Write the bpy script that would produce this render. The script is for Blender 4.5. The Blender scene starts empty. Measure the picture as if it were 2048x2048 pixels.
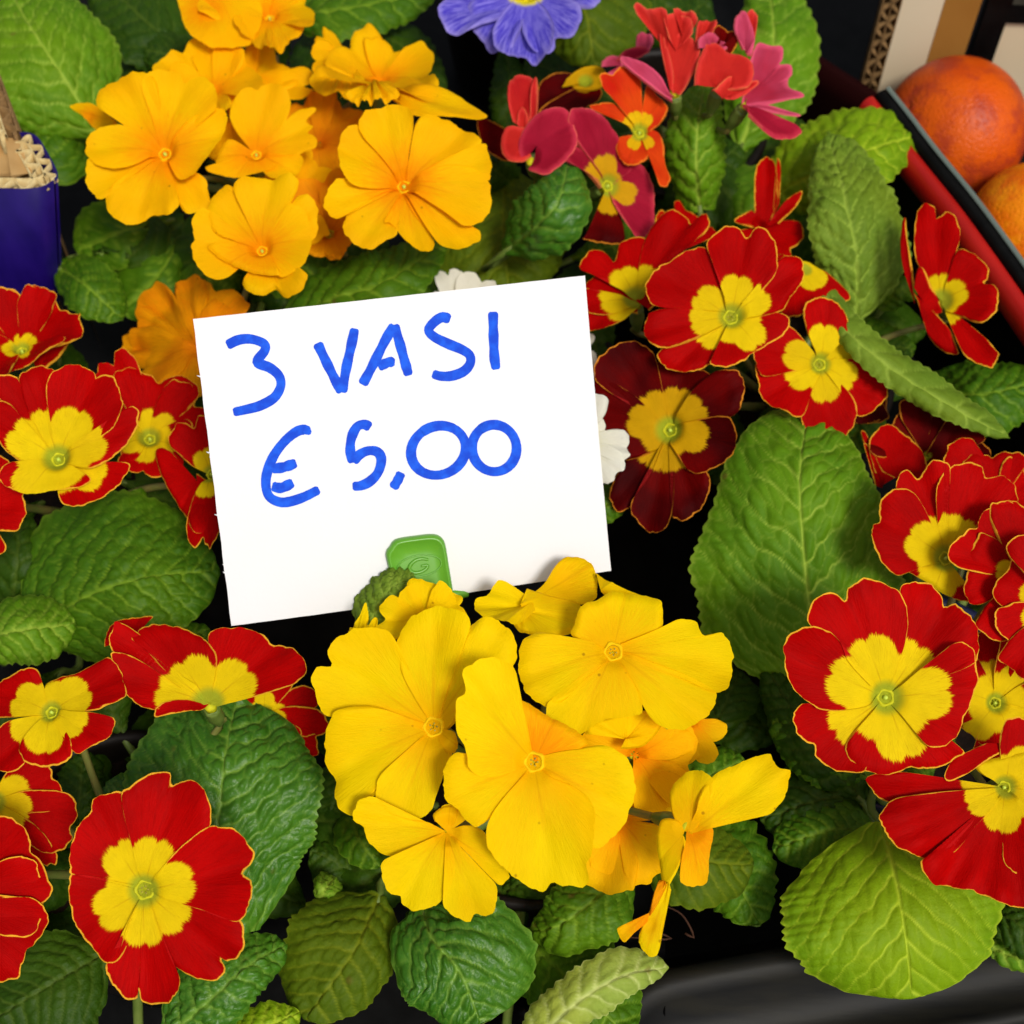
import bpy, math, random
import numpy as np
from mathutils import Vector, Matrix
random.seed(7); RNG = np.random.default_rng(7)
S = bpy.context.scene; COL = S.collection

# ------------------------------------------------------------------ camera, sky, sun, exposure
PITCH = math.radians(60); FOV = math.radians(36); DIST = 0.46
TGT = np.array([0.0, 0.0, 0.15])
FW = np.array([0, math.cos(PITCH), -math.sin(PITCH)]); RT = np.array([1.0, 0, 0])
UP = np.array([0, math.sin(PITCH), math.cos(PITCH)]); BK = -FW
CAM = TGT - FW * DIST
cd = bpy.data.cameras.new('camera'); cam = bpy.data.objects.new('camera', cd); COL.objects.link(cam)
cam.matrix_world = Matrix(((RT[0], UP[0], BK[0], CAM[0]), (RT[1], UP[1], BK[1], CAM[1]), (RT[2], UP[2], BK[2], CAM[2]), (0, 0, 0, 1)))
cd.sensor_width = 36; cd.lens = 18 / math.tan(FOV / 2); cd.clip_start = 0.02; cd.clip_end = 60
cd.dof.use_dof = True; cd.dof.focus_distance = 0.42; cd.dof.aperture_fstop = 20
S.camera = cam
SUN_EL, SUN_AZ = math.radians(58), math.radians(150)      # azimuth clockwise from +Y: behind the camera, to the right
w = bpy.data.worlds.new('World'); S.world = w; w.use_nodes = True
nt = w.node_tree; bg = nt.nodes['Background']
sky = nt.nodes.new('ShaderNodeTexSky'); sky.sky_type = 'NISHITA'; sky.sun_disc = False
sky.sun_elevation = SUN_EL; sky.sun_rotation = SUN_AZ; sky.dust_density = 4; sky.air_density = 1.0
hs = nt.nodes.new('ShaderNodeHueSaturation'); hs.inputs['Saturation'].default_value = 0.35
nt.links.new(sky.outputs[0], hs.inputs['Color']); nt.links.new(hs.outputs[0], bg.inputs[0]); bg.inputs[1].default_value = 0.055
sl = bpy.data.lights.new('sun', 'SUN'); sun = bpy.data.objects.new('sun', sl); COL.objects.link(sun)
sl.energy = 1.5; sl.angle = math.radians(12); sl.color = (1, 0.955, 0.88)
sd = Vector((math.sin(SUN_AZ) * math.cos(SUN_EL), math.cos(SUN_AZ) * math.cos(SUN_EL), math.sin(SUN_EL)))
sun.rotation_euler = sd.to_track_quat('Z', 'Y').to_euler()
S.view_settings.view_transform = 'Standard'; S.view_settings.look = 'None'
S.view_settings.exposure = 0.84; S.view_settings.gamma = 1
S.render.engine = 'CYCLES'; S.cycles.use_denoising = True; S.cycles.max_bounces = 6

# ------------------------------------------------------------------ maths helpers
TF = math.tan(FOV / 2)
def rays(p):
    p = np.asarray(p, float); x = (p[..., 0] - 1024) / 1024 * TF; y = (1024 - p[..., 1]) / 1024 * TF
    return FW + x[..., None] * RT + y[..., None] * UP
def atz(p, z):
    """points of the place seen at picture points p, at height z above the table"""
    d = rays(p); s = (np.asarray(z) - CAM[2]) / d[..., 2]
    return CAM + d * s[..., None]
def P(x, y, z): return atz(np.array([x, y], float), np.array(z))
def PD(x, y, d): return CAM + rays(np.array([x, y], float)) * d
def nrm(v): return v / np.linalg.norm(v)
def cr(pts, n, closed=False):
    """Catmull-Rom resample, even in arc length"""
    p = np.asarray(pts, float); k = len(p)
    if k == 2: return p[0] + (p[1] - p[0]) * np.linspace(0, 1, n)[:, None]
    q = np.vstack([p[-1:], p, p[:2]]) if closed else np.vstack([2 * p[0] - p[1], p, 2 * p[-1] - p[-2]])
    out = []
    for i in range(len(q) - 3):
        t = np.linspace(0, 1, 14, endpoint=False)[:, None]; a, b, c, d = q[i:i + 4]
        out.append(.5 * (2 * b + (c - a) * t + (2 * a - 5 * b + 4 * c - d) * t ** 2 + (3 * b - a - 3 * c + d) * t ** 3))
    out = np.vstack(out + [q[-2][None]])
    L = np.r_[0, np.cumsum(np.linalg.norm(np.diff(out, axis=0), axis=1))]; u = np.linspace(0, L[-1], n)
    return np.stack([np.interp(u, L, out[:, j]) for j in range(p.shape[1])], 1)
def sm(a, b, x): t = np.clip((x - a) / (b - a), 0, 1); return t * t * (3 - 2 * t)

# ------------------------------------------------------------------ object helpers
def mesh(name, V, F, mat=None, parent=None, attrs=None, smooth=True):
    me = bpy.data.meshes.new(name); V = np.asarray(V, np.float32).reshape(-1, 3)
    if isinstance(F, np.ndarray):
        me.vertices.add(len(V)); me.vertices.foreach_set('co', V.ravel())
        k = F.shape[1]; me.loops.add(F.size); me.loops.foreach_set('vertex_index', F.astype(np.int32).ravel())
        me.polygons.add(len(F)); me.polygons.foreach_set('loop_start', np.arange(0, F.size, k, dtype=np.int32))
        me.update(calc_edges=True)
    else:
        me.from_pydata(V.tolist(), [], F); me.update()
    if smooth: me.polygons.foreach_set('use_smooth', np.ones(len(me.polygons), bool))
    for k, a in (attrs or {}).items():
        at = me.attributes.new(k, 'FLOAT', 'POINT'); at.data.foreach_set('value', np.asarray(a, np.float32).ravel())
    o = bpy.data.objects.new(name, me); COL.objects.link(o)
    if mat: me.materials.append(mat)
    if parent: o.parent = parent; o.matrix_parent_inverse = world_of(parent).inverted()
    return o
def world_of(o): return Matrix.Translation(o.location) if o.type == 'EMPTY' else Matrix.Identity(4)
def grid(n, m):
    i, j = np.meshgrid(np.arange(n - 1), np.arange(m - 1), indexing='ij'); a = (i * m + j).ravel()
    return np.stack([a, a + 1, a + m + 1, a + m], 1)
def empty(name, loc):
    o = bpy.data.objects.new(name, None); COL.objects.link(o); o.location = loc; o.empty_display_size = .01; return o
def tag(o, label=None, cat=None, group=None, kind=None):
    for k, v in (('label', label), ('category', cat), ('group', group), ('kind', kind)):
        if v: o[k] = v
    return o
def tube(name, pts, rad, mat, parent=None, n=24, k=8, cap=True):
    c = cr(pts, n); r = np.interp(np.linspace(0, 1, n), np.linspace(0, 1, len(rad)), rad) if hasattr(rad, '__len__') else np.full(n, rad)
    T = np.gradient(c, axis=0); T /= np.linalg.norm(T, axis=1)[:, None] + 1e-12
    a = np.cross(T, [0.31, 0.17, 0.93]); a /= np.linalg.norm(a, axis=1)[:, None] + 1e-9; b = np.cross(T, a)
    th = np.linspace(0, 2 * math.pi, k, endpoint=False)
    V = c[:, None] + r[:, None, None] * (a[:, None] * np.cos(th)[None, :, None] + b[:, None] * np.sin(th)[None, :, None])
    F = []
    for i in range(n - 1):
        for j in range(k): F.append((i * k + j, i * k + (j + 1) % k, (i + 1) * k + (j + 1) % k, (i + 1) * k + j))
    if cap: F.append(tuple(range(k))[::-1]); F.append(tuple((n - 1) * k + j for j in range(k)))
    return mesh(name, V, F, mat, parent)
def box8(name, c, mat, parent=None, bev=0):
    """c: 4 bottom + 4 top corners"""
    F = [(0, 3, 2, 1), (4, 5, 6, 7), (0, 1, 5, 4), (1, 2, 6, 5), (2, 3, 7, 6), (3, 0, 4, 7)]
    o = mesh(name, c, F, mat, parent, smooth=False)
    if bev:
        m = o.modifiers.new('bevel', 'BEVEL'); m.width = bev; m.segments = 3
    return o

# ------------------------------------------------------------------ materials
class M:
    def __init__(s, name):
        s.m = bpy.data.materials.new(name); s.m.use_nodes = True; s.t = s.m.node_tree; s.n = s.t.nodes; s.b = s.n['Principled BSDF']
    def new(s, t, **k):
        n = s.n.new('ShaderNode' + t)
        for a, v in k.items(): setattr(n, a, v)
        return n
    def link(s, a, b): s.t.links.new(a, b)
    def val(s, v, inp):
        if hasattr(v, 'is_linked') or isinstance(v, bpy.types.NodeSocket): s.link(v, inp)
        else: inp.default_value = v
    def math(s, op, a, b=0.0, clamp=False):
        n = s.new('Math', operation=op, use_clamp=clamp); s.val(a, n.inputs[0]); s.val(b, n.inputs[1]); return n.outputs[0]
    def mix(s, f, a, b, blend='MIX'):
        n = s.new('Mix', data_type='RGBA', blend_type=blend); s.val(f, n.inputs[0])
        for v, i in ((a, 6), (b, 7)): s.val(tuple(v) + (1,) if isinstance(v, tuple) and len(v) == 3 else v, n.inputs[i])
        return n.outputs[2]
    def attr(s, name): n = s.new('Attribute', attribute_name=name); return n.outputs['Fac']
    def noise(s, scale, detail=3, vec=None, rough=.5):
        n = s.new('TexNoise'); n.inputs['Scale'].default_value = scale; n.inputs['Detail'].default_value = detail; n.inputs['Roughness'].default_value = rough
        if vec is not None: s.link(vec, n.inputs['Vector'])
        return n.outputs['Fac']
    def obj(s): return s.new('TexCoord').outputs['Object']
    def ramp(s, f, a, b):
        n = s.new('MapRange', interpolation_type='SMOOTHSTEP'); s.val(f, n.inputs[0]); s.val(a, n.inputs[1]); s.val(b, n.inputs[2]); return n.outputs[0]
    def xyz(s, x, y, z=0.0):
        n = s.new('CombineXYZ'); s.val(x, n.inputs[0]); s.val(y, n.inputs[1]); s.val(z, n.inputs[2]); return n.outputs[0]
    def bump(s, h, strength=.3, dist=.001):
        n = s.new('Bump'); n.inputs['Strength'].default_value = strength; n.inputs['Distance'].default_value = dist; s.link(h, n.inputs['Height']); s.link(n.outputs[0], s.b.inputs['Normal']); return n.outputs[0]
    def fin(s, color, rough=.5, spec=.5, trans=0, tcol=None, nrm=None):
        s.val(tuple(color) + (1,) if isinstance(color, tuple) else color, s.b.inputs['Base Color']); s.val(rough, s.b.inputs['Roughness']); s.b.inputs['Specular IOR Level'].default_value = spec
        if trans:
            tr = s.new('BsdfTranslucent'); c = tcol if tcol is not None else color; s.val(tuple(c) + (1,) if isinstance(c, tuple) else c, tr.inputs[0])
            if nrm is not None: s.link(nrm, tr.inputs['Normal'])
            mx = s.new('MixShader'); mx.inputs[0].default_value = trans; s.link(s.b.outputs[0], mx.inputs[1]); s.link(tr.outputs[0], mx.inputs[2])
            s.link(mx.outputs[0], s.n['Material Output'].inputs[0])
        return s.m

def petal_mat(name, base, base2, eye=None, rim=None, inner=None, streak=.25, back=None, eyecol=(.86, .62, .004), deep=(.62, .36, .003), rimw=.46, spots=0, innerw=.6, veinw=.22, tr=.24, soft=0):
    """attributes: pr radius from the centre (1 = tip), pt across (-1..1), pe mm from the edge, ey eye radius, pa angle, pv per-petal random"""
    m = M(name); pr, pt, pe, pa, pv, ey = (m.attr(k) for k in ('pr', 'pt', 'pe', 'pa', 'pv', 'ey'))
    sv = m.xyz(m.math('MULTIPLY', pa, 9.0), m.math('MULTIPLY', pr, 1.3), m.math('MULTIPLY', pv, 40.0))
    st = m.noise(3.0, 4, sv, .6); ob = m.obj(); big = m.noise(55, 2, ob)
    c = m.mix(m.ramp(big, .35, .7), base, base2)
    c = m.mix(m.math('MULTIPLY', m.ramp(st, .42, .72), streak), c, tuple(x * .5 for x in base))
    if inner:      # colour grows towards the throat, with fine radial lines
        ln = m.noise(4.5, 3, sv, .7)
        f = m.ramp(m.math('ADD', pr, m.math('MULTIPLY', m.math('SUBTRACT', ln, .5), .9)), .62, .05)
        c = m.mix(m.math('MULTIPLY', f, innerw), c, inner)
        g = m.math('MULTIPLY', m.ramp(m.math('ABSOLUTE', pt), .10, .0), m.ramp(pr, .8, .1)); c = m.mix(m.math('MULTIPLY', g, .5), c, tuple(x * .8 for x in inner))
    noeye = 1.0
    if eye is not None:
        jag = m.noise(7.0, 5, m.xyz(m.math('MULTIPLY', pa, 10.0), m.math('MULTIPLY', pr, .8), m.math('MULTIPLY', pv, 31.0)), .75)
        t2 = m.math('POWER', m.math('ABSOLUTE', pt), 3.0); t0 = m.ramp(m.math('ABSOLUTE', pt), .16, 0.0)
        lim = m.math('MULTIPLY', ey, m.math('SUBTRACT', m.math('SUBTRACT', 1.0, m.math('MULTIPLY', t2, eye)), m.math('MULTIPLY', t0, .06)))
        lim = m.math('ADD', lim, m.math('MULTIPLY', m.math('SUBTRACT', jag, .5), .17))
        f = m.ramp(m.math('SUBTRACT', lim, pr), -.004, .022)
        yl = m.mix(m.ramp(m.noise(260, 2, ob), .35, .7), eyecol, tuple(x * .93 for x in eyecol))
        line = m.math('MULTIPLY', m.ramp(m.math('ABSOLUTE', pt), .085, .0), m.ramp(pr, .42, .15))
        yl = m.mix(m.math('MULTIPLY', line, .75), yl, deep)
        yl = m.mix(m.ramp(pr, .19, .10), yl, (.38, .42, .02))
        c = m.mix(f, c, yl); noeye = m.math('SUBTRACT', 1.0, f)
    if soft: c = m.mix(m.math('MULTIPLY', m.ramp(pe, 2.6, .1), soft), c, tuple(min(1, x * 1.7 + .03) for x in base))
    if rim:
        rn = m.noise(900, 2, ob); rw = m.math('MULTIPLY', rimw, m.ramp(m.noise(150, 3, ob), .25, .66))
        f = m.ramp(m.math('SUBTRACT', m.math('ADD', rw, m.math('MULTIPLY', m.math('SUBTRACT', rn, .5), .35)), pe), -.05, .12)
        c = m.mix(m.math('MULTIPLY', f, noeye), c, rim)
    if spots:
        sp = m.new('TexVoronoi'); sp.inputs['Scale'].default_value = 210; m.link(ob, sp.inputs['Vector'])
        c = m.mix(m.math('MULTIPLY', m.math('MULTIPLY', m.ramp(sp.outputs['Distance'], .13, .05), m.ramp(m.noise(70, 1, ob), .56, .62)), .65), c, (.30, .10, .004))
    if back:
        g = m.new('NewGeometry'); c = m.mix(m.math('MULTIPLY', g.outputs['Backfacing'], noeye), c, back)
    c = m.mix(m.math('MULTIPLY', pv, .16), c, tuple(x * .72 for x in base2))
    wv = m.noise(26.0, 2, m.xyz(m.math('MULTIPLY', pa, 3.0), m.math('MULTIPLY', pr, .35), m.math('MULTIPLY', pv, 17.0)))
    c = m.mix(m.math('MULTIPLY', m.math('MULTIPLY', m.ramp(wv, .55, .70), m.ramp(pr, .15, .5)), veinw), c, tuple(x * .62 for x in base))
    h = m.math('ADD', m.math('ADD', m.math('MULTIPLY', st, .8), m.math('MULTIPLY', wv, .9)), m.math('MULTIPLY', m.noise(1500, 2, ob), .25))
    nb = m.bump(h, .35, .0006)
    return m.fin(c, .62, .045, tr, c, nb)

PM = {
 'red': petal_mat('red_petal', (.50, .0003, .0002), (.37, .0002, .0002), eye=.30, rim=(.90, .46, .03), streak=.35, back=(.52, .006, .006)),
 'maroon': petal_mat('maroon_petal', (.15, .0004, .0003), (.040, .0003, .0008), eye=.32, rim=(.72, .25, .02), streak=.4, eyecol=(.66, .36, .003), back=(.3, .01, .01)),
 'yellow': petal_mat('yellow_petal', (.98, .70, .001), (.98, .62, .001), veinw=.10, tr=.34, inner=(.98, .44, .001), streak=.06, spots=1),
 'amber': petal_mat('amber_petal', (.98, .49, .001), (.98, .56, .001), veinw=.10, tr=.30, innerw=.9, inner=(.95, .27, .0005), streak=.08, spots=1),
 'wilt': petal_mat('wilted_amber_petal', (.92, .38, .002), (.82, .24, .002), inner=(.60, .09, .001), streak=.3, spots=1),
 'crimson': petal_mat('crimson_petal', (.40, .010, .035), (.28, .005, .02), soft=.6, eye=.5, rim=(.72, .10, .09), rimw=.5, streak=.3, eyecol=(.72, .38, .004)),
 'scarlet': petal_mat('scarlet_petal', (.62, .026, .018), (.46, .010, .012), soft=.6, eye=.5, rim=(.80, .14, .06), rimw=.5, streak=.25, eyecol=(.8, .45, .004)),
 'pink': petal_mat('pink_petal', (.56, .060, .13), (.42, .018, .045), soft=.6, eye=.5, rim=(.68, .13, .14), rimw=.5, streak=.35, eyecol=(.8, .45, .004)),
 'flame': petal_mat('flame_petal', (.78, .07, .005), (.60, .012, .004), eye=.6, rim=(.88, .22, .02), rimw=.7, streak=.3, eyecol=(.82, .50, .004)),
 'white': petal_mat('white_petal', (.80, .79, .68), (.76, .74, .60), inner=(.7, .66, .3), streak=.05),
}
def violet_mat():
    m = M('violet_petal'); pr, pa, pv, pe = m.attr('pr'), m.attr('pa'), m.attr('pv'), m.attr('pe')
    st = m.noise(4.0, 5, m.xyz(m.math('MULTIPLY', pa, 11.0), m.math('MULTIPLY', pr, .9), m.math('MULTIPLY', pv, 40.0)), .75)
    c = m.mix(m.ramp(st, .42, .62), (.055, .035, .50), (.26, .22, .72)); c = m.mix(m.math('MULTIPLY', m.ramp(pe, 2.2, 0.0), .55), c, (.36, .30, .72))
    c = m.mix(m.ramp(m.math('ADD', pr, m.math('MULTIPLY', m.math('SUBTRACT', st, .5), .2)), .27, .20), c, (.85, .72, .01))
    return m.fin(c, .6, .2, .2, c, m.bump(st, .4, .0008))
PM['violet'] = violet_mat()

def leaf_mat(name, dark, light, vein, under=(.20, .32, .05), gloss=.42, sp=.16):
    m = M(name); vn, lt, le = m.attr('vein'), m.attr('dome'), m.attr('edge'); ob = m.obj()
    n1 = m.noise(38, 3, ob); n2 = m.noise(420, 3, ob)
    c = m.mix(m.ramp(n1, .3, .7), dark, light)
    c = m.mix(m.math('MULTIPLY', n2, .35), c, tuple(x * .6 for x in dark))
    c = m.mix(m.math('MULTIPLY', m.ramp(m.noise(16, 2, ob), .5, .75), .35), c, (light[0] * 1.5, light[1] * 1.15, light[2] * .6))
    c = m.mix(m.math('MULTIPLY', le, .45), c, vein)
    c = m.mix(m.math('MULTIPLY', vn, .85), c, vein)
    sv_ = m.new('TexVoronoi'); sv_.inputs['Scale'].default_value = 95; m.link(ob, sv_.inputs['Vector'])
    c = m.mix(m.math('MULTIPLY', m.math('MULTIPLY', m.ramp(sv_.outputs['Distance'], .16, .05), m.ramp(m.noise(30, 2, ob), .56, .64)), .6), c, (.16, .11, .02))
    g = m.new('NewGeometry'); c = m.mix(g.outputs['Backfacing'], c, under)
    h = m.math('ADD', m.math('MULTIPLY', n2, .6), m.math('MULTIPLY', m.noise(1500, 2, ob), .5)); nb = m.bump(h, .45, .0008)
    r = m.math('ADD', gloss, m.math('MULTIPLY', n2, .25))
    return m.fin(c, r, sp, .18, m.mix(1.0, c, (1.6, 1.3, .6), 'MULTIPLY'), nb)
LM = {
 'g': leaf_mat('mid_green_leaf', (.040, .125, .002), (.078, .185, .003), (.20, .33, .02)),
 'l': leaf_mat('light_green_leaf', (.080, .205, .003), (.130, .280, .004), (.34, .48, .05), gloss=.5),
 'y': leaf_mat('lime_green_leaf', (.125, .260, .001), (.205, .345, .002), (.46, .58, .03), gloss=.5),
 'd': leaf_mat('dark_shaded_leaf', (.018, .055, .001), (.034, .086, .0015), (.07, .12, .01)),  # darkened mid green: shade on the low leaves put into the colour
 'b': leaf_mat('glossy_green_leaf', (.030, .128, .006), (.062, .195, .010), (.20, .36, .04), gloss=.28, sp=.32),
 'o': leaf_mat('olive_green_leaf', (.056, .105, .001), (.088, .142, .0015), (.17, .21, .006), gloss=.55),
 's': leaf_mat('sage_green_leaf', (.105, .195, .010), (.165, .260, .018), (.30, .42, .05), gloss=.55),
 'u': leaf_mat('leaf_underside', (.26, .37, .05), (.31, .40, .06), (.58, .64, .22), gloss=.6),
}
def simple(name, col, rough=.5, spec=.5, nscale=0, col2=None, bumpd=0, stretch=None, trans=0, metal=0):
    m = M(name); c = col
    if nscale:
        v = m.obj()
        if stretch:
            mp = m.new('Mapping'); mp.inputs['Scale'].default_value = stretch; m.link(v, mp.inputs[0]); v = mp.outputs[0]
        n = m.noise(nscale, 4, v); c = m.mix(m.ramp(n, .3, .7), col, col2 or tuple(x * .7 for x in col))
        if bumpd: m.bump(n, .5, bumpd)
    m.b.inputs['Metallic'].default_value = metal
    return m.fin(c, rough, spec, trans)
STALK = simple('flower_stalk_green', (.13, .17, .03), .5, .4, 120, (.20, .16, .04), trans=.1)
STALKL = simple('leaf_stalk_green', (.16, .22, .04), .5, .4, 120, (.10, .16, .02), trans=.1)
THROAT = simple('flower_throat', (.55, .52, .01), .6, .15, 600, (.42, .42, .01))
THROATD = simple('flower_throat_deep', (.10, .06, .006), .6, .2)
THROATY = simple('flower_throat_golden', (.82, .52, .004), .7, .05, 600, (.70, .42, .004))
STIG = simple('stigma_green', (.50, .62, .06), .4, .4)
ANTH = simple('anther_yellow', (.55, .45, .05), .6, .3, 900, (.16, .12, .03))

# ------------------------------------------------------------------ the setting: table, trays, soil
table_m = simple('dark_table_cloth', (.002, .002, .002), .9, .02, 60, (.006, .006, .006), .001)
BLK = simple('black_plastic', (.002, .002, .002), .45, .10, 90, (.005, .005, .005))
BLK2 = simple('worn_black_plastic', (.003, .003, .003), .55, .18, 35, (.009, .008, .005), .0003, (1, 6, 1))
POTM = simple('pot_brown_plastic', (.006, .004, .003), .5, .15)
POTB = simple('pot_navy_plastic', (.006, .008, .04), .35, .5)
SOILM = simple('peat_soil', (.012, .006, .004), .95, .1, 300, (.006, .004, .003), .003)
def quad_sheet(name, x0, x1, y0, y1, z, mat):
    return mesh(name, [(x0, y0, z), (x1, y0, z), (x1, y1, z), (x0, y1, z)], [(0, 1, 2, 3)], mat, smooth=False)
tag(quad_sheet('table_surface', -3, 3, -3, 3, 0, table_m), 'dark cloth covered market table under the trays of plants', kind='structure')

# ------------------------------------------------------------------ plants
PL = {}
def plant(key, px, py, label, potmat=POTM, name='primrose_plant'):
    base = P(px, py, .088); base[2] = .004
    e = empty(name, base.tolist()); tag(e, label, 'potted plant', 'potted primroses in bloom on the stall'); PL[key] = (e, base)
    # tapered pot with rolled rim
    prof = [(.026, 0), (.028, .001), (.037, .068), (.0375, .078), (.0395, .079), (.0395, .082), (.037, .0825), (.0355, .080), (.0345, .060)]
    k = 40; V = []; F = []
    for r, z in prof:
        for j in range(k): a = 2 * math.pi * j / k; V.append((base[0] + r * math.cos(a), base[1] + r * math.sin(a), base[2] + z))
    for i in range(len(prof) - 1):
        for j in range(k): F.append((i * k + j, i * k + (j + 1) % k, (i + 1) * k + (j + 1) % k, (i + 1) * k + j))
    F.append(tuple(range(k))[::-1]); mesh('pot', V, F, potmat, e)
    n = 26; rr = np.linspace(0, .0352, 12); V = []
    for r in rr:
        for j in range(n):
            a = 2 * math.pi * j / n; V.append((base[0] + r * math.cos(a), base[1] + r * math.sin(a), base[2] + .070 + random.uniform(-.002, .002)))
    F = [(i * n + j, i * n + (j + 1) % n, (i + 1) * n + (j + 1) % n, (i + 1) * n + j) for i in range(11) for j in range(n)]
    s = mesh('potting_soil', V, F, SOILM, e); s['kind'] = 'stuff'
    return e

PROF = {
 'ob': ([0, .08, .2, .35, .5, .65, .8, .9, .96, 1], [.07, .12, .34, .66, .90, 1, .95, .74, .48, 0]),
 'ov': ([0, .06, .16, .3, .45, .6, .75, .88, .95, 1], [.10, .34, .72, .96, 1, .93, .78, .53, .34, 0]),
 'rd': ([0, .04, .12, .25, .45, .65, .8, .9, .96, 1], [.10, .34, .62, .86, 1, .96, .80, .58, .38, 0]),
 'lf': ([0, .1, .25, .45, .6, .75, .88, .95, 1], [.3, .62, .93, 1, .88, .68, .52, .38, 0]),
 'bl': ([0, .08, .2, .4, .6, .75, .88, .95, 1], [.2, .46, .73, .94, 1, .92, .70, .48, 0]),
 'st': ([0, .1, .3, .5, .7, .85, .95, 1], [.5, .75, .95, 1, .9, .66, .36, 0]),
}
def leaf(key, mid, wl, wr, t='g', prof='ob', droop=.004, roll=0.0, rel=1.0, frill=1.0, nlat=7, stalk=True, res=4.2, bull=1.0, slope=.6):
    e, base = PL[key]; mid = np.array(mid, float)
    c0 = cr(mid, 60); seg = np.linalg.norm(np.diff(c0[:, :2], axis=0), axis=1); Lpx = seg.sum()
    nu = int(np.clip(Lpx / res, 24, 170)); nv = int(np.clip((wl + wr) / res, 16, 120)); nv += 1 - nv % 2
    u = np.linspace(0, 1, nu); u = 1 - (1 - u) ** 1.25       # finer rows at the round tip
    c = np.stack([np.interp(u, np.linspace(0, 1, 60), c0[:, j]) for j in range(3)], 1)
    T = np.gradient(c[:, :2], axis=0); T /= np.linalg.norm(T, axis=1)[:, None] + 1e-9
    if nu > 12:
        ker = np.ones(9) / 9; Tp = np.vstack([np.repeat(T[:1], 4, 0), T, np.repeat(T[-1:], 4, 0)])
        T = np.stack([np.convolve(Tp[:, j], ker, 'valid') for j in range(2)], 1)
    N = np.stack([T[:, 1], -T[:, 0]], 1)          # image left of the direction base -> tip (y runs down)
    f = np.interp(u, *PROF[prof]); f = np.convolve(np.r_[f[0], f[0], f, f[-1], f[-1]], np.ones(5) / 5, 'valid'); f[-1] = 0; f = np.where(u > .9, np.minimum(f, np.interp(.9, *PROF[prof]) * np.sqrt(np.clip((1 - u) / .1, 0, 1)) ** .9 + 0 * f), f)
    seed = random.random() * 50
    scal = lambda side: 1 + frill * 5.5 / max(wl, wr, 40) * (np.abs(((u * Lpx / 21 + seed + side + .15 * np.sin(u * 31 + seed)) % 1) * 2 - 1) ** .8 - .5) * 1.5 + .03 * np.sin(u * 9 + seed * 2 + side * 2) + .02 * np.sin(u * 23 + seed + side * 5)
    v = np.linspace(-1, 1, nv)
    W = np.where(v[None] < 0, (wl * f * scal(0))[:, None], (wr * f * scal(1))[:, None])
    off = v[None] * W
    xy = c[:, None, :2] - N[:, None] * off[..., None]      # v < 0 is the left of the way from base to tip
    z = c[:, 2][:, None] - droop * np.abs(v[None]) ** 2 * f[:, None] + roll * v[None] * f[:, None]
    z = z + .0011 * frill * np.abs(v[None]) ** 3 * np.sin((u * Lpx / 34 + seed * 3)[:, None] + v[None] * 1.5)
    V = atz(xy, z)
    # leaf metric in mm
    mmx = np.linalg.norm(np.diff(V[:, nv // 2], axis=0), axis=1); y = np.r_[0, np.cumsum(mmx)] * 1000; Lm = y[-1]
    hw = np.linalg.norm(V[:, -1] - V[:, nv // 2], axis=1) * 1000; hw2 = np.linalg.norm(V[:, 0] - V[:, nv // 2], axis=1) * 1000
    X = np.where(v[None] < 0, v[None] * hw2[:, None], v[None] * hw[:, None]); Y = y[:, None] + 0 * X
    sp = Lm / (nlat + 1.5)
    side = np.sign(X); ax = np.abs(X)
    q = (Y - slope * ax - .010 * ax ** 2 + side * sp * .22 + .6 * np.sin(ax * .35 + seed)) / sp
    dl = np.abs(q - np.round(q)) * sp * .82
    q = q + .10 * np.sin(X * .31 + seed * 3) * np.sin(Y * .27 + seed) + .05 * np.sin(X * .83 + Y * .5 + seed)
    dl = np.abs(q - np.round(q)) * sp * .82
    lat = np.exp(-(dl / (.20 + .25 * np.exp(-ax / 9))) ** 2) * np.exp(-ax / (hw.max() * 1.1 + 1e-6) * .7)
    md = np.exp(-(X / (.75 - .55 * (Y / Lm))) ** 2) * sm(1.0, .86, Y / Lm)
    cs = sp * .50
    rs = np.random.default_rng(int(seed * 1000)); nx = int(hw.max() / cs) + 2
    sx = []; sq = []
    for sd_ in (-1, 1):
        for i in range(-8, nlat + 6):
            for j in range(nx):
                for kk in (.25, .75) if bull > .8 else (.5,):
                    sx.append(sd_ * ((j + .5) * cs + rs.uniform(-.48, .48) * cs)); sq.append((i + kk + rs.uniform(-.2, .2)) * sp)
    sx = np.array(sx); sq = np.array(sq)
    A = np.stack([X.ravel(), (q * sp).ravel()], 1); keep = (sq > A[:, 1].min() - sp) & (sq < A[:, 1].max() + sp); sx = sx[keep]; sq = sq[keep]
    F1 = np.full(len(A), 1e9); F2 = np.full(len(A), 1e9)
    for a0, b0 in zip(sx, sq):
        d = np.hypot(A[:, 0] - a0, (A[:, 1] - b0) * .9) + np.where(np.sign(a0) != np.sign(A[:, 0]), 2.0, 0)
        F2 = np.minimum(F2, np.maximum(F1, d)); F1 = np.minimum(F1, d)
    cell = ((F2 - F1) / cs).reshape(X.shape)
    dome = sm(0, .75, cell); net = np.exp(-(cell / .075) ** 2)
    edge = sm(.94, 1, np.abs(v))[None] + 0 * X
    fade = np.clip(1 - np.abs(v[None]) ** 6, 0, 1)
    disp = (dome * .85 * bull * rel + (1 - np.exp(-(dl / (sp * .22)) ** 2)) * (.80 if bull > .75 else .42) * rel - md * .9 - lat * .12) * fade
    disp += .5 * rel * np.sin(ax * .5 + seed) * np.sin(Y * .23 + seed * 2 + side)
    gu = np.gradient(V, axis=0); gv = np.gradient(V, axis=1); n = np.cross(gu, gv); n /= np.linalg.norm(n, axis=2)[..., None] + 1e-12
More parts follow.
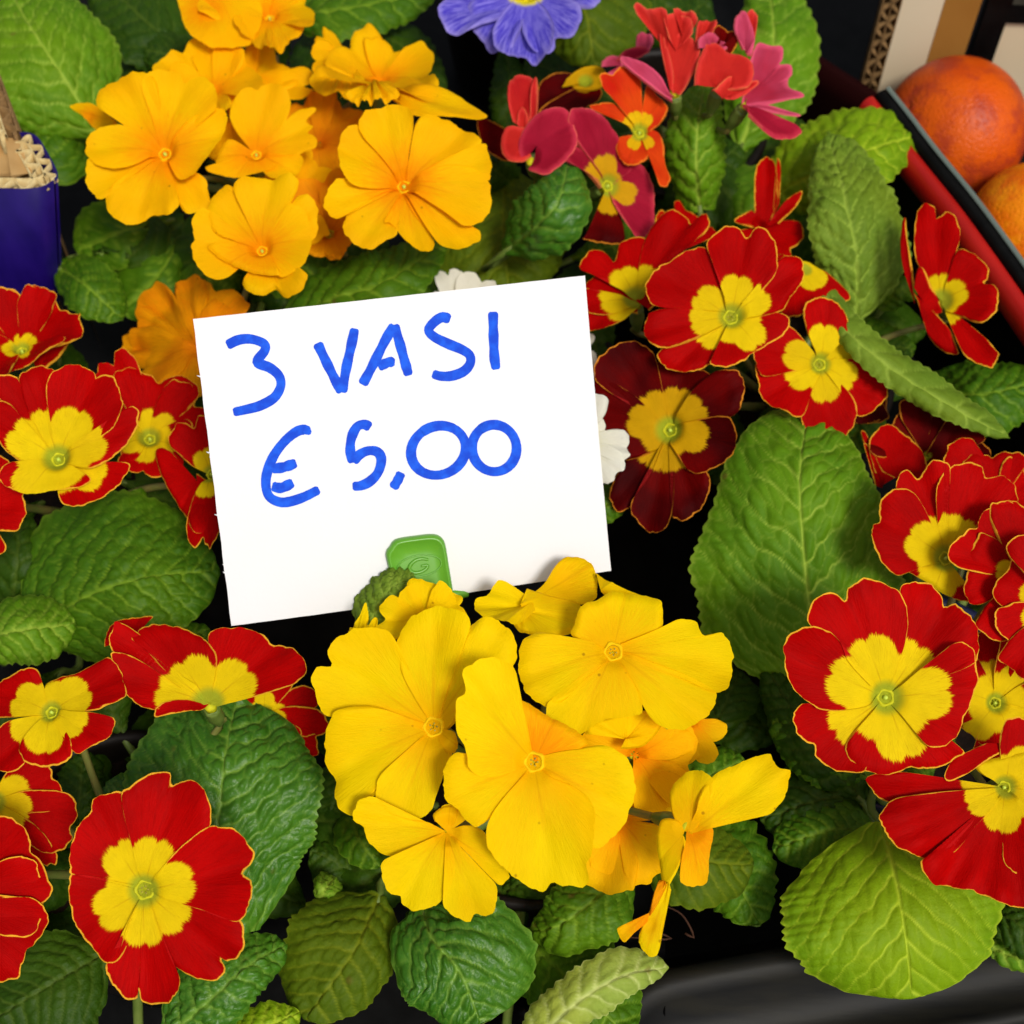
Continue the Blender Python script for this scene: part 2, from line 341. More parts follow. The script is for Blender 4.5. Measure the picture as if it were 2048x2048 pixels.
    n = np.where((n @ BK)[..., None] < 0, -n, n); flip = (np.cross(gu, gv)[nu // 2, nv // 2] @ BK) > 0
    # keep the sheet inside the cell scale near the narrow ends
    V = V + n * (disp * np.minimum(1, (hw[:, None] + hw2[:, None]) / 8) * .001)[..., None]
    F = grid(nu, nv); F = F if not flip else F[:, ::-1]
    vein = np.clip(md * 1.1 + lat * .9 + net * .30 * min(bull, 1.1), 0, 1)
    o = mesh('leaf', V, F, LM[t], e, {'vein': vein, 'dome': dome, 'edge': edge})
    if stalk:
        b0 = V[0, nv // 2]; d = b0 - V[min(6, nu - 1), nv // 2]; d = nrm(d) * .012
        root = base + [0, 0, .072]; root[:2] += (b0[:2] - base[:2]) * .15
        tube('leaf_stalk', [V[min(3, nu - 1), nv // 2] - [0, 0, .0009], b0 - [0, 0, .0004], b0 + d - [0, 0, .003], root], [.0011, .0014, .0017, .0022], STALKL, e, 14, 7)
    return o

HEART = np.array([(0, .05), (.15, .30), (.32, .58), (.52, .84), (.70, .98), (.84, 1.0), (.94, .84), (1.0, .58), (1.0, .36)])
HEARTN = np.array([(0, .05), (.14, .36), (.3, .66), (.5, .88), (.70, 1.0), (.84, .98), (.94, .82), (1.0, .56), (1.0, .36)])
def flower(key, cx, cy, z, tilt, cup, mat, petals, eye=.5, throat='pin', stalk=True, wave=1.0, layer=1.0, label=None):
    e, base = PL[key]; C = P(cx, cy, z); a, b = tilt; n = nrm(a * RT + b * UP + math.sqrt(max(.04, 1 - a * a - b * b)) * BK)
    e1 = nrm(np.cross(n, UP if abs(n @ UP) < .9 else RT)); e2 = np.cross(n, e1)
    mmpx = ((C - CAM) @ FW) * TF / 1024
    lens = [math.hypot(p[0] - cx, p[1] - cy) for p in petals if not isinstance(p, dict)] or [max(math.hypot(x - cx, y - cy) for x, y in p['o']) * .97 for p in petals]
    R = (max(lens) + sum(lens) / len(lens)) / 2 * mmpx; rth = max(.0014, R * (.072 if throat == 'thrum' else .062))
    th = np.linspace(0, 2 * math.pi, 24, endpoint=False)
    # the flower object itself: raised ring and funnel of the throat
    V = []
    for r, h in ((1.34, .0003), (1.18, .0008), (1.05, .0009), (.88, .0003), (.74, -.0014), (.6, -.005), (.5, -.010)):
        V.append(C + n * h * 1.0 + rth * r * (np.cos(th)[:, None] * e1 + np.sin(th)[:, None] * e2) * (1 + .10 * np.cos(th * 5)[:, None] * (r > 1)))
    k = 24; F = [(i * k + j, i * k + (j + 1) % k, (i + 1) * k + (j + 1) % k, (i + 1) * k + j) for i in range(6) for j in range(k)]; F.append(tuple(6 * k + j for j in range(k)))
    fl = mesh('flower', np.vstack(V), F, (THROATY if mat in ('yellow', 'amber') else THROAT) if throat else STALKL, e)
    if not throat: fl.data.transform(Matrix.Translation((-n * .0035).tolist()))
    if throat: fl.data.materials.append(THROATD); 
    for i, p in enumerate(fl.data.polygons):
        if throat and i >= (3 if throat == 'thrum' else 4) * k: p.material_index = 1
    if throat == 'pin':
        tp = C + n * .0012; s = tube('stigma', [C - n * .008, C - n * .002, tp - n * .0006, tp], [.0003, .0003, rth * .42, rth * .30], STIG, fl, 10, 10)
    elif throat == 'thrum':
        for q in range(5):
            aa = q * 2 * math.pi / 5 + seedf(cx, cy); rr = rth * .55; d = math.cos(aa) * e1 + math.sin(aa) * e2
            tube('anther', [C + d * rr * 1.05 - n * .004, C + d * rr - n * .001, C + d * rr * .75 + n * .0004], [.0002, rth * .16, rth * .10], ANTH, fl, 8, 6)
    for ip, p in enumerate(petals):
        rs = np.random.default_rng(int(abs(cx * 131 + cy * 17 + ip * 7919)) % 99991)
        pn, bpx, cupp, rad0, pm = n, np.array([cx, cy], float), cup, R, mat
        if isinstance(p, dict):
            o = np.array(p['o'], float); B = cr(o, 90)
            if 'b' in p: bpx = np.array(p['b'], float)
            if 'n' in p: a1, b1 = p['n']; pn = nrm(a1 * RT + b1 * UP + math.sqrt(max(.04, 1 - a1 * a1 - b1 * b1)) * BK); cupp = p.get('cup', cup * .3)
            pm = p.get('m', mat); axis = nrm((B[20:70] - bpx).mean(0)) if 'ax' not in p else nrm(np.array(p['ax'], float)); 
        else:
            tip = np.array(p[:2], float); L = np.linalg.norm(tip - bpx); axis = (tip - bpx) / L; nn = sum(1 for q in petals)
            hw = p[2] if len(p) > 2 and p[2] else L * (.70 if nn <= 5 else .60); no = p[3] if len(p) > 3 else rs.uniform(.07, .14)
            per = np.array([-axis[1], axis[0]])
            H = (HEART if hw / L > .5 else HEARTN).copy(); 
            l = H * (1 + rs.uniform(-.035, .035, H.shape)); r = H * (1 + rs.uniform(-.035, .035, H.shape)); r[:, 1] *= -1
            mid = np.array([(1 - no * .35, .16), (1 - no, .02 * rs.uniform(-1, 1)), (1 - no * .35, -.16)]) if no > .02 else np.array([(1.03, 0)])
            H = np.vstack([l, mid, r[::-1]]); B = cr(bpx + H[:, :1] * L * axis + H[:, 1:] * hw * per, 90)
        D = B - bpx; tt = np.linspace(0, 1, 90)
        B = bpx + D * (1 + (.006 * np.sin(tt * 61 + ip) + .005 * np.sin(tt * 113 + cx) + rs.normal(0, .003, 90)) * 1.0)[:, None]
        ns = 22; s = np.linspace(0, 1, ns) ** .8
        Lmm = np.linalg.norm(D, axis=1).max() * mmpx; s0 = rth * .9 / Lmm if (not isinstance(p, dict) or 'b' not in p) else .02
        s = s0 + (1 - s0) * s
        px = bpx + s[:, None, None] * (B - bpx)[None]
        d = rays(px); h = np.zeros(px.shape[:2]); dn = np.minimum(d @ pn, -.12)
        for _ in range(7):
            t = ((C - CAM) @ pn + h) / dn
            X = CAM + d * t[..., None]; rel = X - C; rr = np.linalg.norm(rel - (rel @ pn)[..., None] * pn, axis=2)
            h = h * .4 + .6 * (cupp * R * np.minimum((rr / R), 1.4) ** 1.5)
        ang = np.arctan2(D[:, 0] * axis[1] * -1 + D[:, 1] * axis[0], D @ axis)
        pt = np.clip(ang / math.radians(40 if len(petals) <= 5 else 34), -1, 1)[None] + 0 * h
        ph = rs.uniform(0, 6.28, 4); sr = np.clip(rr / R, 0, 1.3)
        far = sm(.25, .8, sr)
        off = (ip * .00062 * layer + .0004) * sm(.04, .20, sr) + .0009 * pt * far * np.sign(rs.uniform(-1, 1)) * layer
        off += wave * (R * .028 * np.sin(ang[None] * 4.0 + ph[0]) * far * sr + R * .020 * np.sin(ang[None] * 9 + ph[1] + sr * 3) * sr ** 4 + R * .010 * np.sin(ang[None] * 19 + ph[2]) * sr ** 5)
        off += R * rs.uniform(.05, .12) * (np.abs(pt) ** 2 - .3) * far * wave - R * .035 * np.exp(-(ang[None] / .12) ** 2) * far
        off -= R * .07 * (np.maximum(0, s[:, None] - .84) / .16) ** 2 * rs.uniform(-.3, 1) * wave
        X = X + pn * off[..., None]
        dB = np.gradient(X[-1], axis=0); nB = np.cross(dB, pn); nB /= np.linalg.norm(nB, axis=1)[:, None] + 1e-12
        rv = X[-1] - X[0]; pe = (1 - s)[:, None] * np.abs((rv * nB).sum(1))[None] * 1000 + sm(.55, .15, s * 1)[:, None] * 3
        F = grid(ns, 90); fn = np.cross(np.gradient(X, axis=0), np.gradient(X, axis=1)).sum((0, 1))
        if fn @ BK > 0: F = F[:, ::-1]
        mesh('petal', X, F, PM[pm], fl, {'pr': rr / R, 'pt': pt, 'pe': pe, 'pa': ang[None] + 0 * h + ip * 1.7, 'pv': np.full(h.shape, rs.uniform(0, 1)), 'ey': np.full(h.shape, p.get('ey', eye) if isinstance(p, dict) else eye)})
    if stalk:
        root = base + [0, 0, .072]; root[:2] += (C[:2] - base[:2]) * .15
        q = C - n * .018; m_ = (q + root) / 2 + [0, 0, .008]
        tube('flower_stalk', [C - n * .0125, q, m_, root], [.0011, .0011, .0014, .0018], STALK, e, 20, 7)
        tube('calyx', [C - n * .004, C - n * .009, C - n * .016], [.0024, .0026, .0013], STALKL, fl, 10, 10)
        tube('flower_tube', [C - n * .0008, C - n * .006], [rth * .95, .0016], THROAT, fl, 6, 12)
    return fl
OFF = {1: (0, 0), 2: (650, 0), 3: (1348, 0), 4: (0, 650), 5: (1348, 650), 6: (0, 1348), 7: (650, 1348), 8: (1348, 1348)}
def T(k, *pts, **kw):
    """petal outline read off an enlarged part k of the picture"""
    o, f = ((600, 1050), .5176) if k == 'z' else ((1750, 200), .2589) if k == 'e' else ((950, 0), .3623) if k == 'c' else ((960, 0), .5631) if k == 'g' else ((0, 0), 1.06) if k == 'f' else (OFF[k], .3623)
    d = dict(o=[(o[0] + f * x, o[1] + f * y) for x, y in pts]); d.update(kw); return d
def seedf(x, y): return (x * 12.9898 + y * 78.233) % 6.28


plant('amber', 560, 360, 'amber yellow primrose with a dense flower head, behind and left of the price card')
plant('violet', 1030, -150, 'violet blue primrose with striped petals at the back edge, only its lowest petals showing')
plant('crimson', 1340, 230, 'crimson and pink primrose with narrow petals, in front of the carton and the oranges')
plant('redleft', 130, 960, 'gold edged red primrose at the left, between the blue fruit box and the price card')
plant('white', 1060, 800, 'white primrose almost hidden behind the price card, a few petals past its edges')
plant('redright', 1570, 740, 'gold edged red primrose right of the price card, with darker maroon flowers')
plant('redfront', 240, 1700, 'gold edged red primrose in the front left corner, beside broad wrinkled leaves')
plant('yellow', 1060, 1560, 'bright yellow primrose in the middle of the front row, below the price card')
plant('redcorner', 1840, 1400, 'gold edged red primrose with a broad lime leaf over the black tray rim', POTB)

# ---------------- leaves: (midrib points base -> tip with heights, width left, width right)
def N_(s): return s
# front left
leaf('redfront', [(478, 1872, .100), (436, 1720, .114), (447, 1540, .125), (474, 1390, .116)], 198, 208, 'b', 'bl', .007, .002, bull=1.15, nlat=8, res=3.8, slope=.7)
leaf('redfront', [(330, 1640, .106), (270, 1600, .108), (200, 1590, .102)], 40, 60, 'b', 'ov', .004, bull=1.3)
leaf('redfront', [(215, 1905, .100), (110, 1962, .106), (-60, 2070, .098)], 125, 105, 'd', 'ov', .005, nlat=9, bull=.5)
leaf('redfront', [(330, 2080, .095), (430, 1990, .106), (500, 1930, .106), (575, 1888, .096)], 90, 70, 'b', 'ov', .006, bull=1.5)
leaf('redfront', [(440, 2110, .09), (520, 2060, .104), (600, 2025, .100)], 55, 60, 'y', 'ov', .004)
leaf('redfront', [(250, 1480, .085), (215, 1400, .09), (200, 1330, .088)], 60, 60, 'd')
leaf('redfront', [(150, 1700, .07), (160, 1600, .085), (165, 1500, .085)], 50, 45, 'd')
# left, below the flowers by the card
leaf('redleft', [(60, 1262, .094), (160, 1200, .108), (270, 1160, .114), (440, 1140, .104)], 190, 165, 'g', 'ov', .008, nlat=8, bull=1.1)
leaf('redleft', [(180, 1230, .096), (250, 1120, .108), (283, 975, .100)], 70, 40, 'g', 'ov', .004, bull=.7)
leaf('redleft', [(215, 1250, .088), (300, 1290, .096), (420, 1260, .090)], 50, 90, 'g', 'ov', .004)
leaf('redleft', [(-60, 1290, .105), (30, 1262, .116), (152, 1250, .108)], 68, 72, 'l', 'rd', .006)
leaf('redleft', [(20, 1250, .08), (35, 1120, .10), (40, 990, .095)], 55, 45, 'd', 'ov')
leaf('redleft', [(120, 1340, .07), (60, 1390, .08), (-20, 1440, .08)], 55, 55, 'd')
leaf('redleft', [(140, 1010, .09), (150, 1060, .092), (130, 1120, .088)], 40, 40, 'd')
leaf('redleft', [(240, 960, .08), (330, 1000, .09), (420, 1010, .085)], 50, 50, 'd')
# top left
leaf('amber', [(200, 270, .10), (109, 127, .118), (54, 43, .118), (0, -60, .108)], 150, 125, 'l', 'ov', .008, nlat=9)
leaf('amber', [(200, 260, .085), (120, 270, .100), (20, 230, .094)], 100, 110, 'g', 'ov', .006, bull=1.4)
leaf('amber', [(400, 130, .085), (300, 50, .10), (180, -60, .094)], 90, 80, 'd', 'ov', nlat=9)
leaf('amber', [(400, 150, .088), (330, 110, .100), (275, 100, .096)], 50, 55, 'd', 'ov')
leaf('amber', [(220, 560, .083), (260, 510, .096), (230, 440, .094)], 80, 90, 'd', 'rd', .004)
leaf('amber', [(340, 500, .07), (230, 350, .085), (150, 330, .08)], 60, 60, 'd', 'rd', .004)
leaf('amber', [(110, 530, .085), (170, 570, .10), (245, 640, .094)], 60, 55, 'g', 'ov', .004)
leaf('amber', [(560, 640, .100), (690, 590, .116), (780, 560, .120), (892, 480, .112)], 70, 75, 'g', 'ov', .006, .002, bull=.8, nlat=8)
leaf('amber', [(560, 30, .10), (680, 20, .112), (880, -20, .104)], 60, 65, 'g', 'ov', nlat=7)
leaf('amber', [(700, 60, .085), (800, 90, .095), (890, 200, .09)], 50, 60, 'd', 'ov')
leaf('amber', [(620, 60, .085), (640, 130, .095), (700, 230, .09)], 60, 60, 'd', 'ov')
leaf('amber', [(450, 640, .07), (420, 560, .08), (440, 470, .075)], 70, 70, 'd', 'ov')
# top middle
leaf('violet', [(1110, -70, .105), (1165, 10, .120), (1190, 138, .108)], 130, 95, 'o', 'rd', .008, bull=.8)
leaf('violet', [(1000, 60, .06), (1020, 160, .075), (1010, 260, .07)], 40, 40, 'd')
leaf('violet', [(1210, -60, .08), (1290, -20, .09), (1370, 40, .085)], 60, 60, 'd')
leaf('crimson', [(1010, 340, .085), (1006, 464, .095), (1020, 600, .088)], 130, 140, 'o', 'rd', .008, bull=1.1)
leaf('crimson', [(1010, 500, .110), (1065, 460, .130), (1115, 405, .141), (1138, 318, .136)], 70, 75, 'b', 'ov', .006, bull=1.1)
leaf('crimson', [(1040, 380, .08), (990, 340, .098), (950, 310, .094)], 40, 40, 'd', 'ov')
leaf('crimson', [(1400, 420, .10), (1392, 330, .120), (1398, 230, .130), (1412, 160, .122)], 62, 58, 'l', 'st', .008, bull=1.1, res=3.5)
leaf('crimson', [(1480, 300, .085), (1540, 120, .10), (1545, 40, .102), (1530, -70, .095)], 80, 100, 'l', 'ov', .006, bull=1.0)
leaf('crimson', [(1300, 440, .065), (1360, 400, .088), (1480, 290, .088)], 90, 90, 'd', 'ov', .006)
leaf('crimson', [(1130, 520, .08), (1200, 500, .092), (1300, 470, .088)], 40, 45, 'g')
leaf('crimson', [(1250, 60, .07), (1330, 60, .085), (1420, 0, .085)], 60, 60, 'd')
# right
leaf('redright', [(1530, 400, .090), (1625, 350, .108), (1732, 302, .118), (1850, 268, .108)], 102, 90, 'y', 'ov', .006, nlat=6, res=3.6)
leaf('redright', [(1440, 480, .07), (1500, 420, .09), (1620, 420, .088)], 90, 70, 'g', 'ov')
leaf('redright', [(1712, 640, .105), (1712, 520, .120), (1690, 400, .130), (1655, 266, .122)], 84, 108, 's', 'ov', .006, -.002, bull=1.6, nlat=9, slope=.75)
leaf('redright', [(1652, 590, .136), (1706, 672, .141), (1800, 748, .140), (1910, 816, .136), (2020, 876, .128)], 40, 36, 's', 'st', .003, bull=.5, frill=.7, stalk=False)
leaf('redright', [(1690, 660, .095), (1760, 690, .10), (1830, 700, .095)], 50, 60, 'g', 'ov')
leaf('redright', [(1760, 620, .10), (1800, 580, .108), (1830, 600, .10)], 40, 30, 'g', 'ov')
leaf('redright', [(1850, 760, .08), (1950, 790, .10), (2090, 760, .10)], 70, 90, 'g', 'ov', .008, bull=1.0)
leaf('redright', [(1500, 900, .07), (1560, 850, .088), (1660, 860, .085)], 60, 60, 'd')
leaf('redright', [(1700, 780, .09), (1720, 830, .096), (1700, 900, .09)], 60, 60, 'g')
leaf('redright', [(1420, 720, .06), (1440, 850, .078), (1460, 980, .07)], 50, 50, 'd')
leaf('redright', [(1620, 500, .06), (1540, 560, .08), (1440, 560, .08)], 60, 60, 'd')
# big one right of the middle
leaf('redcorner', [(1660, 1370, .094), (1622, 1230, .112), (1604, 1060, .128), (1600, 940, .132), (1618, 812, .122)], 228, 205, 'l', 'lf', .010, .003, rel=.85, bull=.95, nlat=8, res=3.8, slope=.75)
leaf('redcorner', [(1725, 1600, .092), (1640, 1500, .104), (1530, 1335, .096)], 70, 115, 'd', 'ov', .008, bull=.8, nlat=9)
leaf('redcorner', [(1762, 1640, .108), (1792, 1760, .118), (1812, 1880, .118), (1824, 1998, .106)], 205, 250, 'y', 'rd', .009, -.001, rel=.62, bull=.62, nlat=6, res=3.6, frill=1.3, slope=.8)
leaf('redcorner', [(1760, 1590, .085), (1640, 1600, .096), (1520, 1640, .088)], 100, 95, 'd', 'ov', .006)
leaf('redcorner', [(1950, 1800, .09), (2040, 1850, .10), (2120, 1900, .095)], 60, 60, 'd')
leaf('redcorner', [(1940, 1860, .088), (2020, 1910, .092), (2110, 1920, .088)], 35, 30, 'l')
leaf('redcorner', [(1860, 1580, .08), (1840, 1500, .092), (1880, 1420, .09)], 60, 60, 'g')
leaf('redcorner', [(1960, 1000, .08), (1900, 900, .09), (1880, 850, .088)], 60, 60, 'd')
leaf('redcorner', [(1600, 1450, .07), (1500, 1450, .08), (1420, 1420, .075)], 60, 70, 'd')
# under the yellow flowers
leaf('yellow', [(846, 1815, .100), (864, 1876, .112), (920, 1945, .114), (962, 2050, .104)], 165, 120, 'b', 'rd', .006, -.001, bull=1.1, nlat=6, res=3.6, slope=.8)
leaf('yellow', [(760, 1790, .094), (705, 1905, .103), (610, 2040, .094)], 90, 140, 'o', 'rd', .006, bull=.7)
leaf('yellow', [(1260, 1745, .096), (1200, 1790, .110), (1120, 1850, .108), (1060, 1865, .098)], 90, 75, 'g', 'ov', .006, bull=1.1)
leaf('yellow', [(1040, 1870, .080), (1157, 1975, .095), (1260, 2080, .092)], 110, 100, 'g', 'rd', .006, bull=.7)
leaf('yellow', [(1060, 2090, .098), (1160, 2000, .108), (1250, 1950, .110), (1338, 1935, .102)], 62, 50, 'u', 'st', .004, bull=.5)
leaf('yellow', [(1280, 1680, .094), (1400, 1720, .103), (1508, 1730, .096)], 70, 100, 'o', 'rd', .006, bull=.6)
leaf('yellow', [(1330, 1640, .080), (1450, 1730, .092), (1520, 1850, .085)], 100, 90, 'g', 'ov', .006, bull=.9, frill=2)
leaf('yellow', [(700, 1620, .08), (720, 1680, .098), (760, 1735, .094)], 30, 50, 'g', 'ov')
leaf('yellow', [(740, 1600, .07), (690, 1560, .085), (660, 1640, .08)], 60, 60, 'd')
leaf('yellow', [(640, 1810, .088), (650, 1780, .096), (670, 1755, .09)], 30, 30, 'l')
leaf('yellow', [(760, 1800, .07), (680, 1730, .08), (620, 1700, .08)], 60, 50, 'd')
leaf('yellow', [(735, 1275, .146), (752, 1225, .152), (785, 1175, .155), (835, 1160, .152)], 50, 85, 's', 'ov', .006, bull=1.3, res=3)
leaf('yellow', [(980, 1800, .075), (1060, 1760, .088), (1180, 1720, .085)], 60, 60, 'd')
leaf('yellow', [(1400, 1480, .075), (1440, 1430, .088), (1480, 1340, .085)], 60, 60, 'd')
leaf('white', [(1160, 1020, .10), (1210, 1010, .112), (1257, 990, .106)], 45, 40, 'g', 'ov')
leaf('white', [(1000, 700, .09), (880, 620, .10), (760, 600, .095)], 90, 80, 'g')
leaf('white', [(620, 900, .08), (520, 960, .09), (440, 1080, .085)], 70, 70, 'd')
leaf('white', [(1100, 560, .08), (1160, 620, .09), (1200, 720, .085)], 50, 60, 'd')

leaf('yellow', [(1310, 1600, .088), (1400, 1560, .100), (1490, 1520, .096)], 75, 80, 'g', 'ov', .006, bull=.8)
leaf('redcorner', [(1740, 1560, .094), (1660, 1500, .103), (1545, 1440, .098)], 80, 85, 'g', 'ov', .006, bull=.8, nlat=8)
leaf('redcorner', [(1745, 1660, .088), (1660, 1660, .098), (1545, 1700, .092)], 85, 75, 'g', 'ov', .006, bull=.8, nlat=8)
leaf('yellow', [(1350, 1430, .080), (1400, 1370, .092), (1430, 1270, .088)], 60, 60, 'd', 'ov', .006)
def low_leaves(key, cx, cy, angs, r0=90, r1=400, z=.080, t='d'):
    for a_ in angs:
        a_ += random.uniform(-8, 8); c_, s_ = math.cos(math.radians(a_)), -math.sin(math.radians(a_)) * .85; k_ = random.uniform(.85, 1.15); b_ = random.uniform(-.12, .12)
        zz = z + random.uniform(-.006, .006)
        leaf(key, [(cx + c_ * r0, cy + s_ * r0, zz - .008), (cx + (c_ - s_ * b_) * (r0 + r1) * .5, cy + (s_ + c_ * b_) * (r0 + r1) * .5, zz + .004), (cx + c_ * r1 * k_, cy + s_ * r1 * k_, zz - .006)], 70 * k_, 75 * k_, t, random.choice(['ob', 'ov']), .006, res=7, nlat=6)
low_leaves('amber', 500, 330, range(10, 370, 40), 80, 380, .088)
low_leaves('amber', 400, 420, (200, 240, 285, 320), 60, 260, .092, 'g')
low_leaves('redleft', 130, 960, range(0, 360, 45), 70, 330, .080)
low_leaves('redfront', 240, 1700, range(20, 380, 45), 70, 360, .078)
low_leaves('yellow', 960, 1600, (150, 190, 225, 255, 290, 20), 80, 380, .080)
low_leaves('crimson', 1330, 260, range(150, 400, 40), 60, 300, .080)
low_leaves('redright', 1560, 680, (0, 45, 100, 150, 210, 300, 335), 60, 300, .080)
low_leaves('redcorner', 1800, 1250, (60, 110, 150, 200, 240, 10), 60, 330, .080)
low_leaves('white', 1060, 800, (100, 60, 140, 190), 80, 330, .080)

# ---------------- flowers
A = 'amber'
flower(A, 640, 290, .112, (0, .2), .1, 'wilt', [(600, 195), (690, 205), (715, 300), (640, 350), (570, 300)], throat=None)
flower(A, 660, 470, .116, (-.2, .25), .5, 'wilt', [(640, 345), (705, 400), (700, 500), (650, 520), (600, 440)])
flower(A, 500, 180, .122, (.15, .6), .2, A, [(560, 112), (625, 165, 28), (560, 190), (450, 200), (470, 120)], throat=None)
flower(A, 430, 190, .128, (-.1, .6), .3, A, [(360, 95), (440, 95, 55), (500, 130), (440, 230), (345, 200)], throat=None)
flower(A, 540, 40, .132, (0, .5), .3, A, [(450, -60), (560, -80), (620, 10), (585, 88), (500, 90)], eye=.4)
flower(A, 410, 20, .138, (0, .5), .1, A, [{'o': [(355, 0), (372, 60), (400, 90), (440, 98), (500, 85), (525, 40), (510, -10), (450, -40)], 'b': (440, -10), 'n': (0, .4)}], throat=None)
flower(A, 760, 170, .134, (.05, .72), .45, A, [(690, 75, 62), (790, 90, 60), (870, 150, 58), {'o': [(720, 165), (760, 160), (830, 170), (900, 195), (972, 232), (955, 243), (880, 235), (800, 215), (740, 195)], 'b': (760, 180)}, {'o': [(625, 165), (640, 150), (700, 170), (760, 180), (800, 200), (790, 225), (730, 220), (680, 200)], 'b': (745, 185), 'ax': (-.8, .5)}], throat=None)
flower(A, 690, 120, .131, (-.1, .6), .2, A, [(640, 65, 22), (625, 125, 30), (680, 200)], throat=None)
flower(A, 513, 312, .138, (.05, .3), .2, A, [
 T(1, (1390, 870), (1300, 940), (1230, 930), (1190, 880), (1230, 800), (1280, 770), (1400, 840), b=(513, 312)),
 T(1, (1390, 840), (1310, 740), (1270, 650), (1290, 560), (1360, 490), (1420, 500), (1450, 470), (1520, 465), (1590, 520), (1605, 600), (1560, 720), (1440, 840), b=(513, 312)),
 T(1, (1440, 840), (1560, 700), (1640, 620), (1720, 595), (1745, 610), (1690, 670), (1728, 700), (1700, 740), (1745, 770), (1750, 820), (1680, 850), (1600, 900), (1440, 885), b=(513, 312)),
 T(1, (1430, 880), (1560, 880), (1660, 870), (1670, 930), (1600, 1010), (1540, 1018), (1480, 1000), (1400, 880), b=(513, 312)),
 T(1, (1400, 880), (1440, 920), (1530, 925), (1500, 960), (1400, 985), (1300, 1000), (1200, 990), (1140, 965), (1220, 930), (1330, 890), b=(513, 312))])
flower(A, 180, 235, .136, (-.2, .3), .05, A, [{'o': [(215, 235), (185, 208), (138, 210), (165, 232), (195, 262), (230, 270)], 'b': (235, 245)}], throat=None, stalk=False)
flower(A, 331, 310, .150, (-.05, .22), .14, A, [
 T(1, (920, 880), (970, 960), (1060, 1020), (1130, 980), (1145, 1060), (1155, 1120), (1100, 1150), (1040, 1170), (990, 1130), (900, 900), b=(331, 310)),
 T(1, (900, 890), (920, 1000), (1000, 1120), (960, 1190), (900, 1195), (830, 1190), (780, 1215), (690, 1228), (610, 1180), (580, 1090), (640, 1010), (860, 880), b=(331, 310)),
 T(1, (880, 880), (760, 960), (660, 980), (600, 1080), (540, 1095), (480, 1020), (485, 930), (530, 880), (860, 840), b=(331, 310)),
 T(1, (880, 840), (800, 760), (700, 680), (560, 620), (535, 550), (560, 480), (640, 430), (720, 415), (800, 410), (860, 450), (890, 560), (910, 820), b=(331, 310)),
 T(1, (890, 830), (850, 650), (800, 520), (830, 410), (930, 400), (1000, 420), (1020, 470), (1100, 440), (1180, 480), (1215, 560), (1210, 650), (1100, 720), (940, 840), b=(331, 310)),
 T(1, (880, 870), (830, 900), (740, 945), (660, 962), (580, 950), (520, 910), (480, 850), (490, 780), (560, 730), (680, 715), (780, 760), (890, 830), b=(331, 310)),
 T(1, (940, 840), (1040, 720), (1150, 640), (1230, 625), (1268, 660), (1250, 750), (1200, 850), (1140, 950), (1080, 1010), (1020, 1030), (980, 990), (930, 880), b=(331, 310))])
flower(A, 525, 504, .146, (-.05, .28), .2, A, [
 T(1, (1460, 1360), (1600, 1170), (1640, 1090), (1700, 1080), (1745, 1120), (1750, 1200), (1725, 1320), (1500, 1390), b=(525, 504)),
 T(1, (1430, 1410), (1400, 1530), (1340, 1560), (1370, 1610), (1450, 1625), (1515, 1590), (1570, 1630), (1650, 1615), (1700, 1560), (1680, 1510), (1480, 1410), b=(525, 504)),
 T(1, (1430, 1370), (1240, 1280), (1140, 1160), (1080, 1200), (1068, 1270), (1080, 1330), (1060, 1370), (1080, 1450), (1130, 1520), (1200, 1555), (1280, 1530), (1320, 1480), (1430, 1410), b=(525, 504)),
 T(1, (1440, 1370), (1330, 1320), (1240, 1330), (1170, 1270), (1150, 1180), (1170, 1100), (1220, 1040), (1290, 1040), (1370, 1180), (1460, 1360), b=(525, 504)),
 T(1, (1440, 1360), (1370, 1200), (1300, 1080), (1330, 1010), (1400, 990), (1500, 1000), (1560, 980), (1640, 990), (1650, 1050), (1590, 1180), (1470, 1360), b=(525, 504)),
 T(1, (1470, 1370), (1550, 1240), (1600, 1170), (1660, 1170), (1710, 1230), (1730, 1320), (1720, 1400), (1690, 1480), (1620, 1530), (1550, 1550), (1460, 1410), b=(525, 504)),
 T(1, (1460, 1400), (1300, 1375), (1160, 1370), (1200, 1430), (1300, 1490), (1400, 1530), (1500, 1548), (1560, 1540), (1480, 1400), b=(525, 504))])
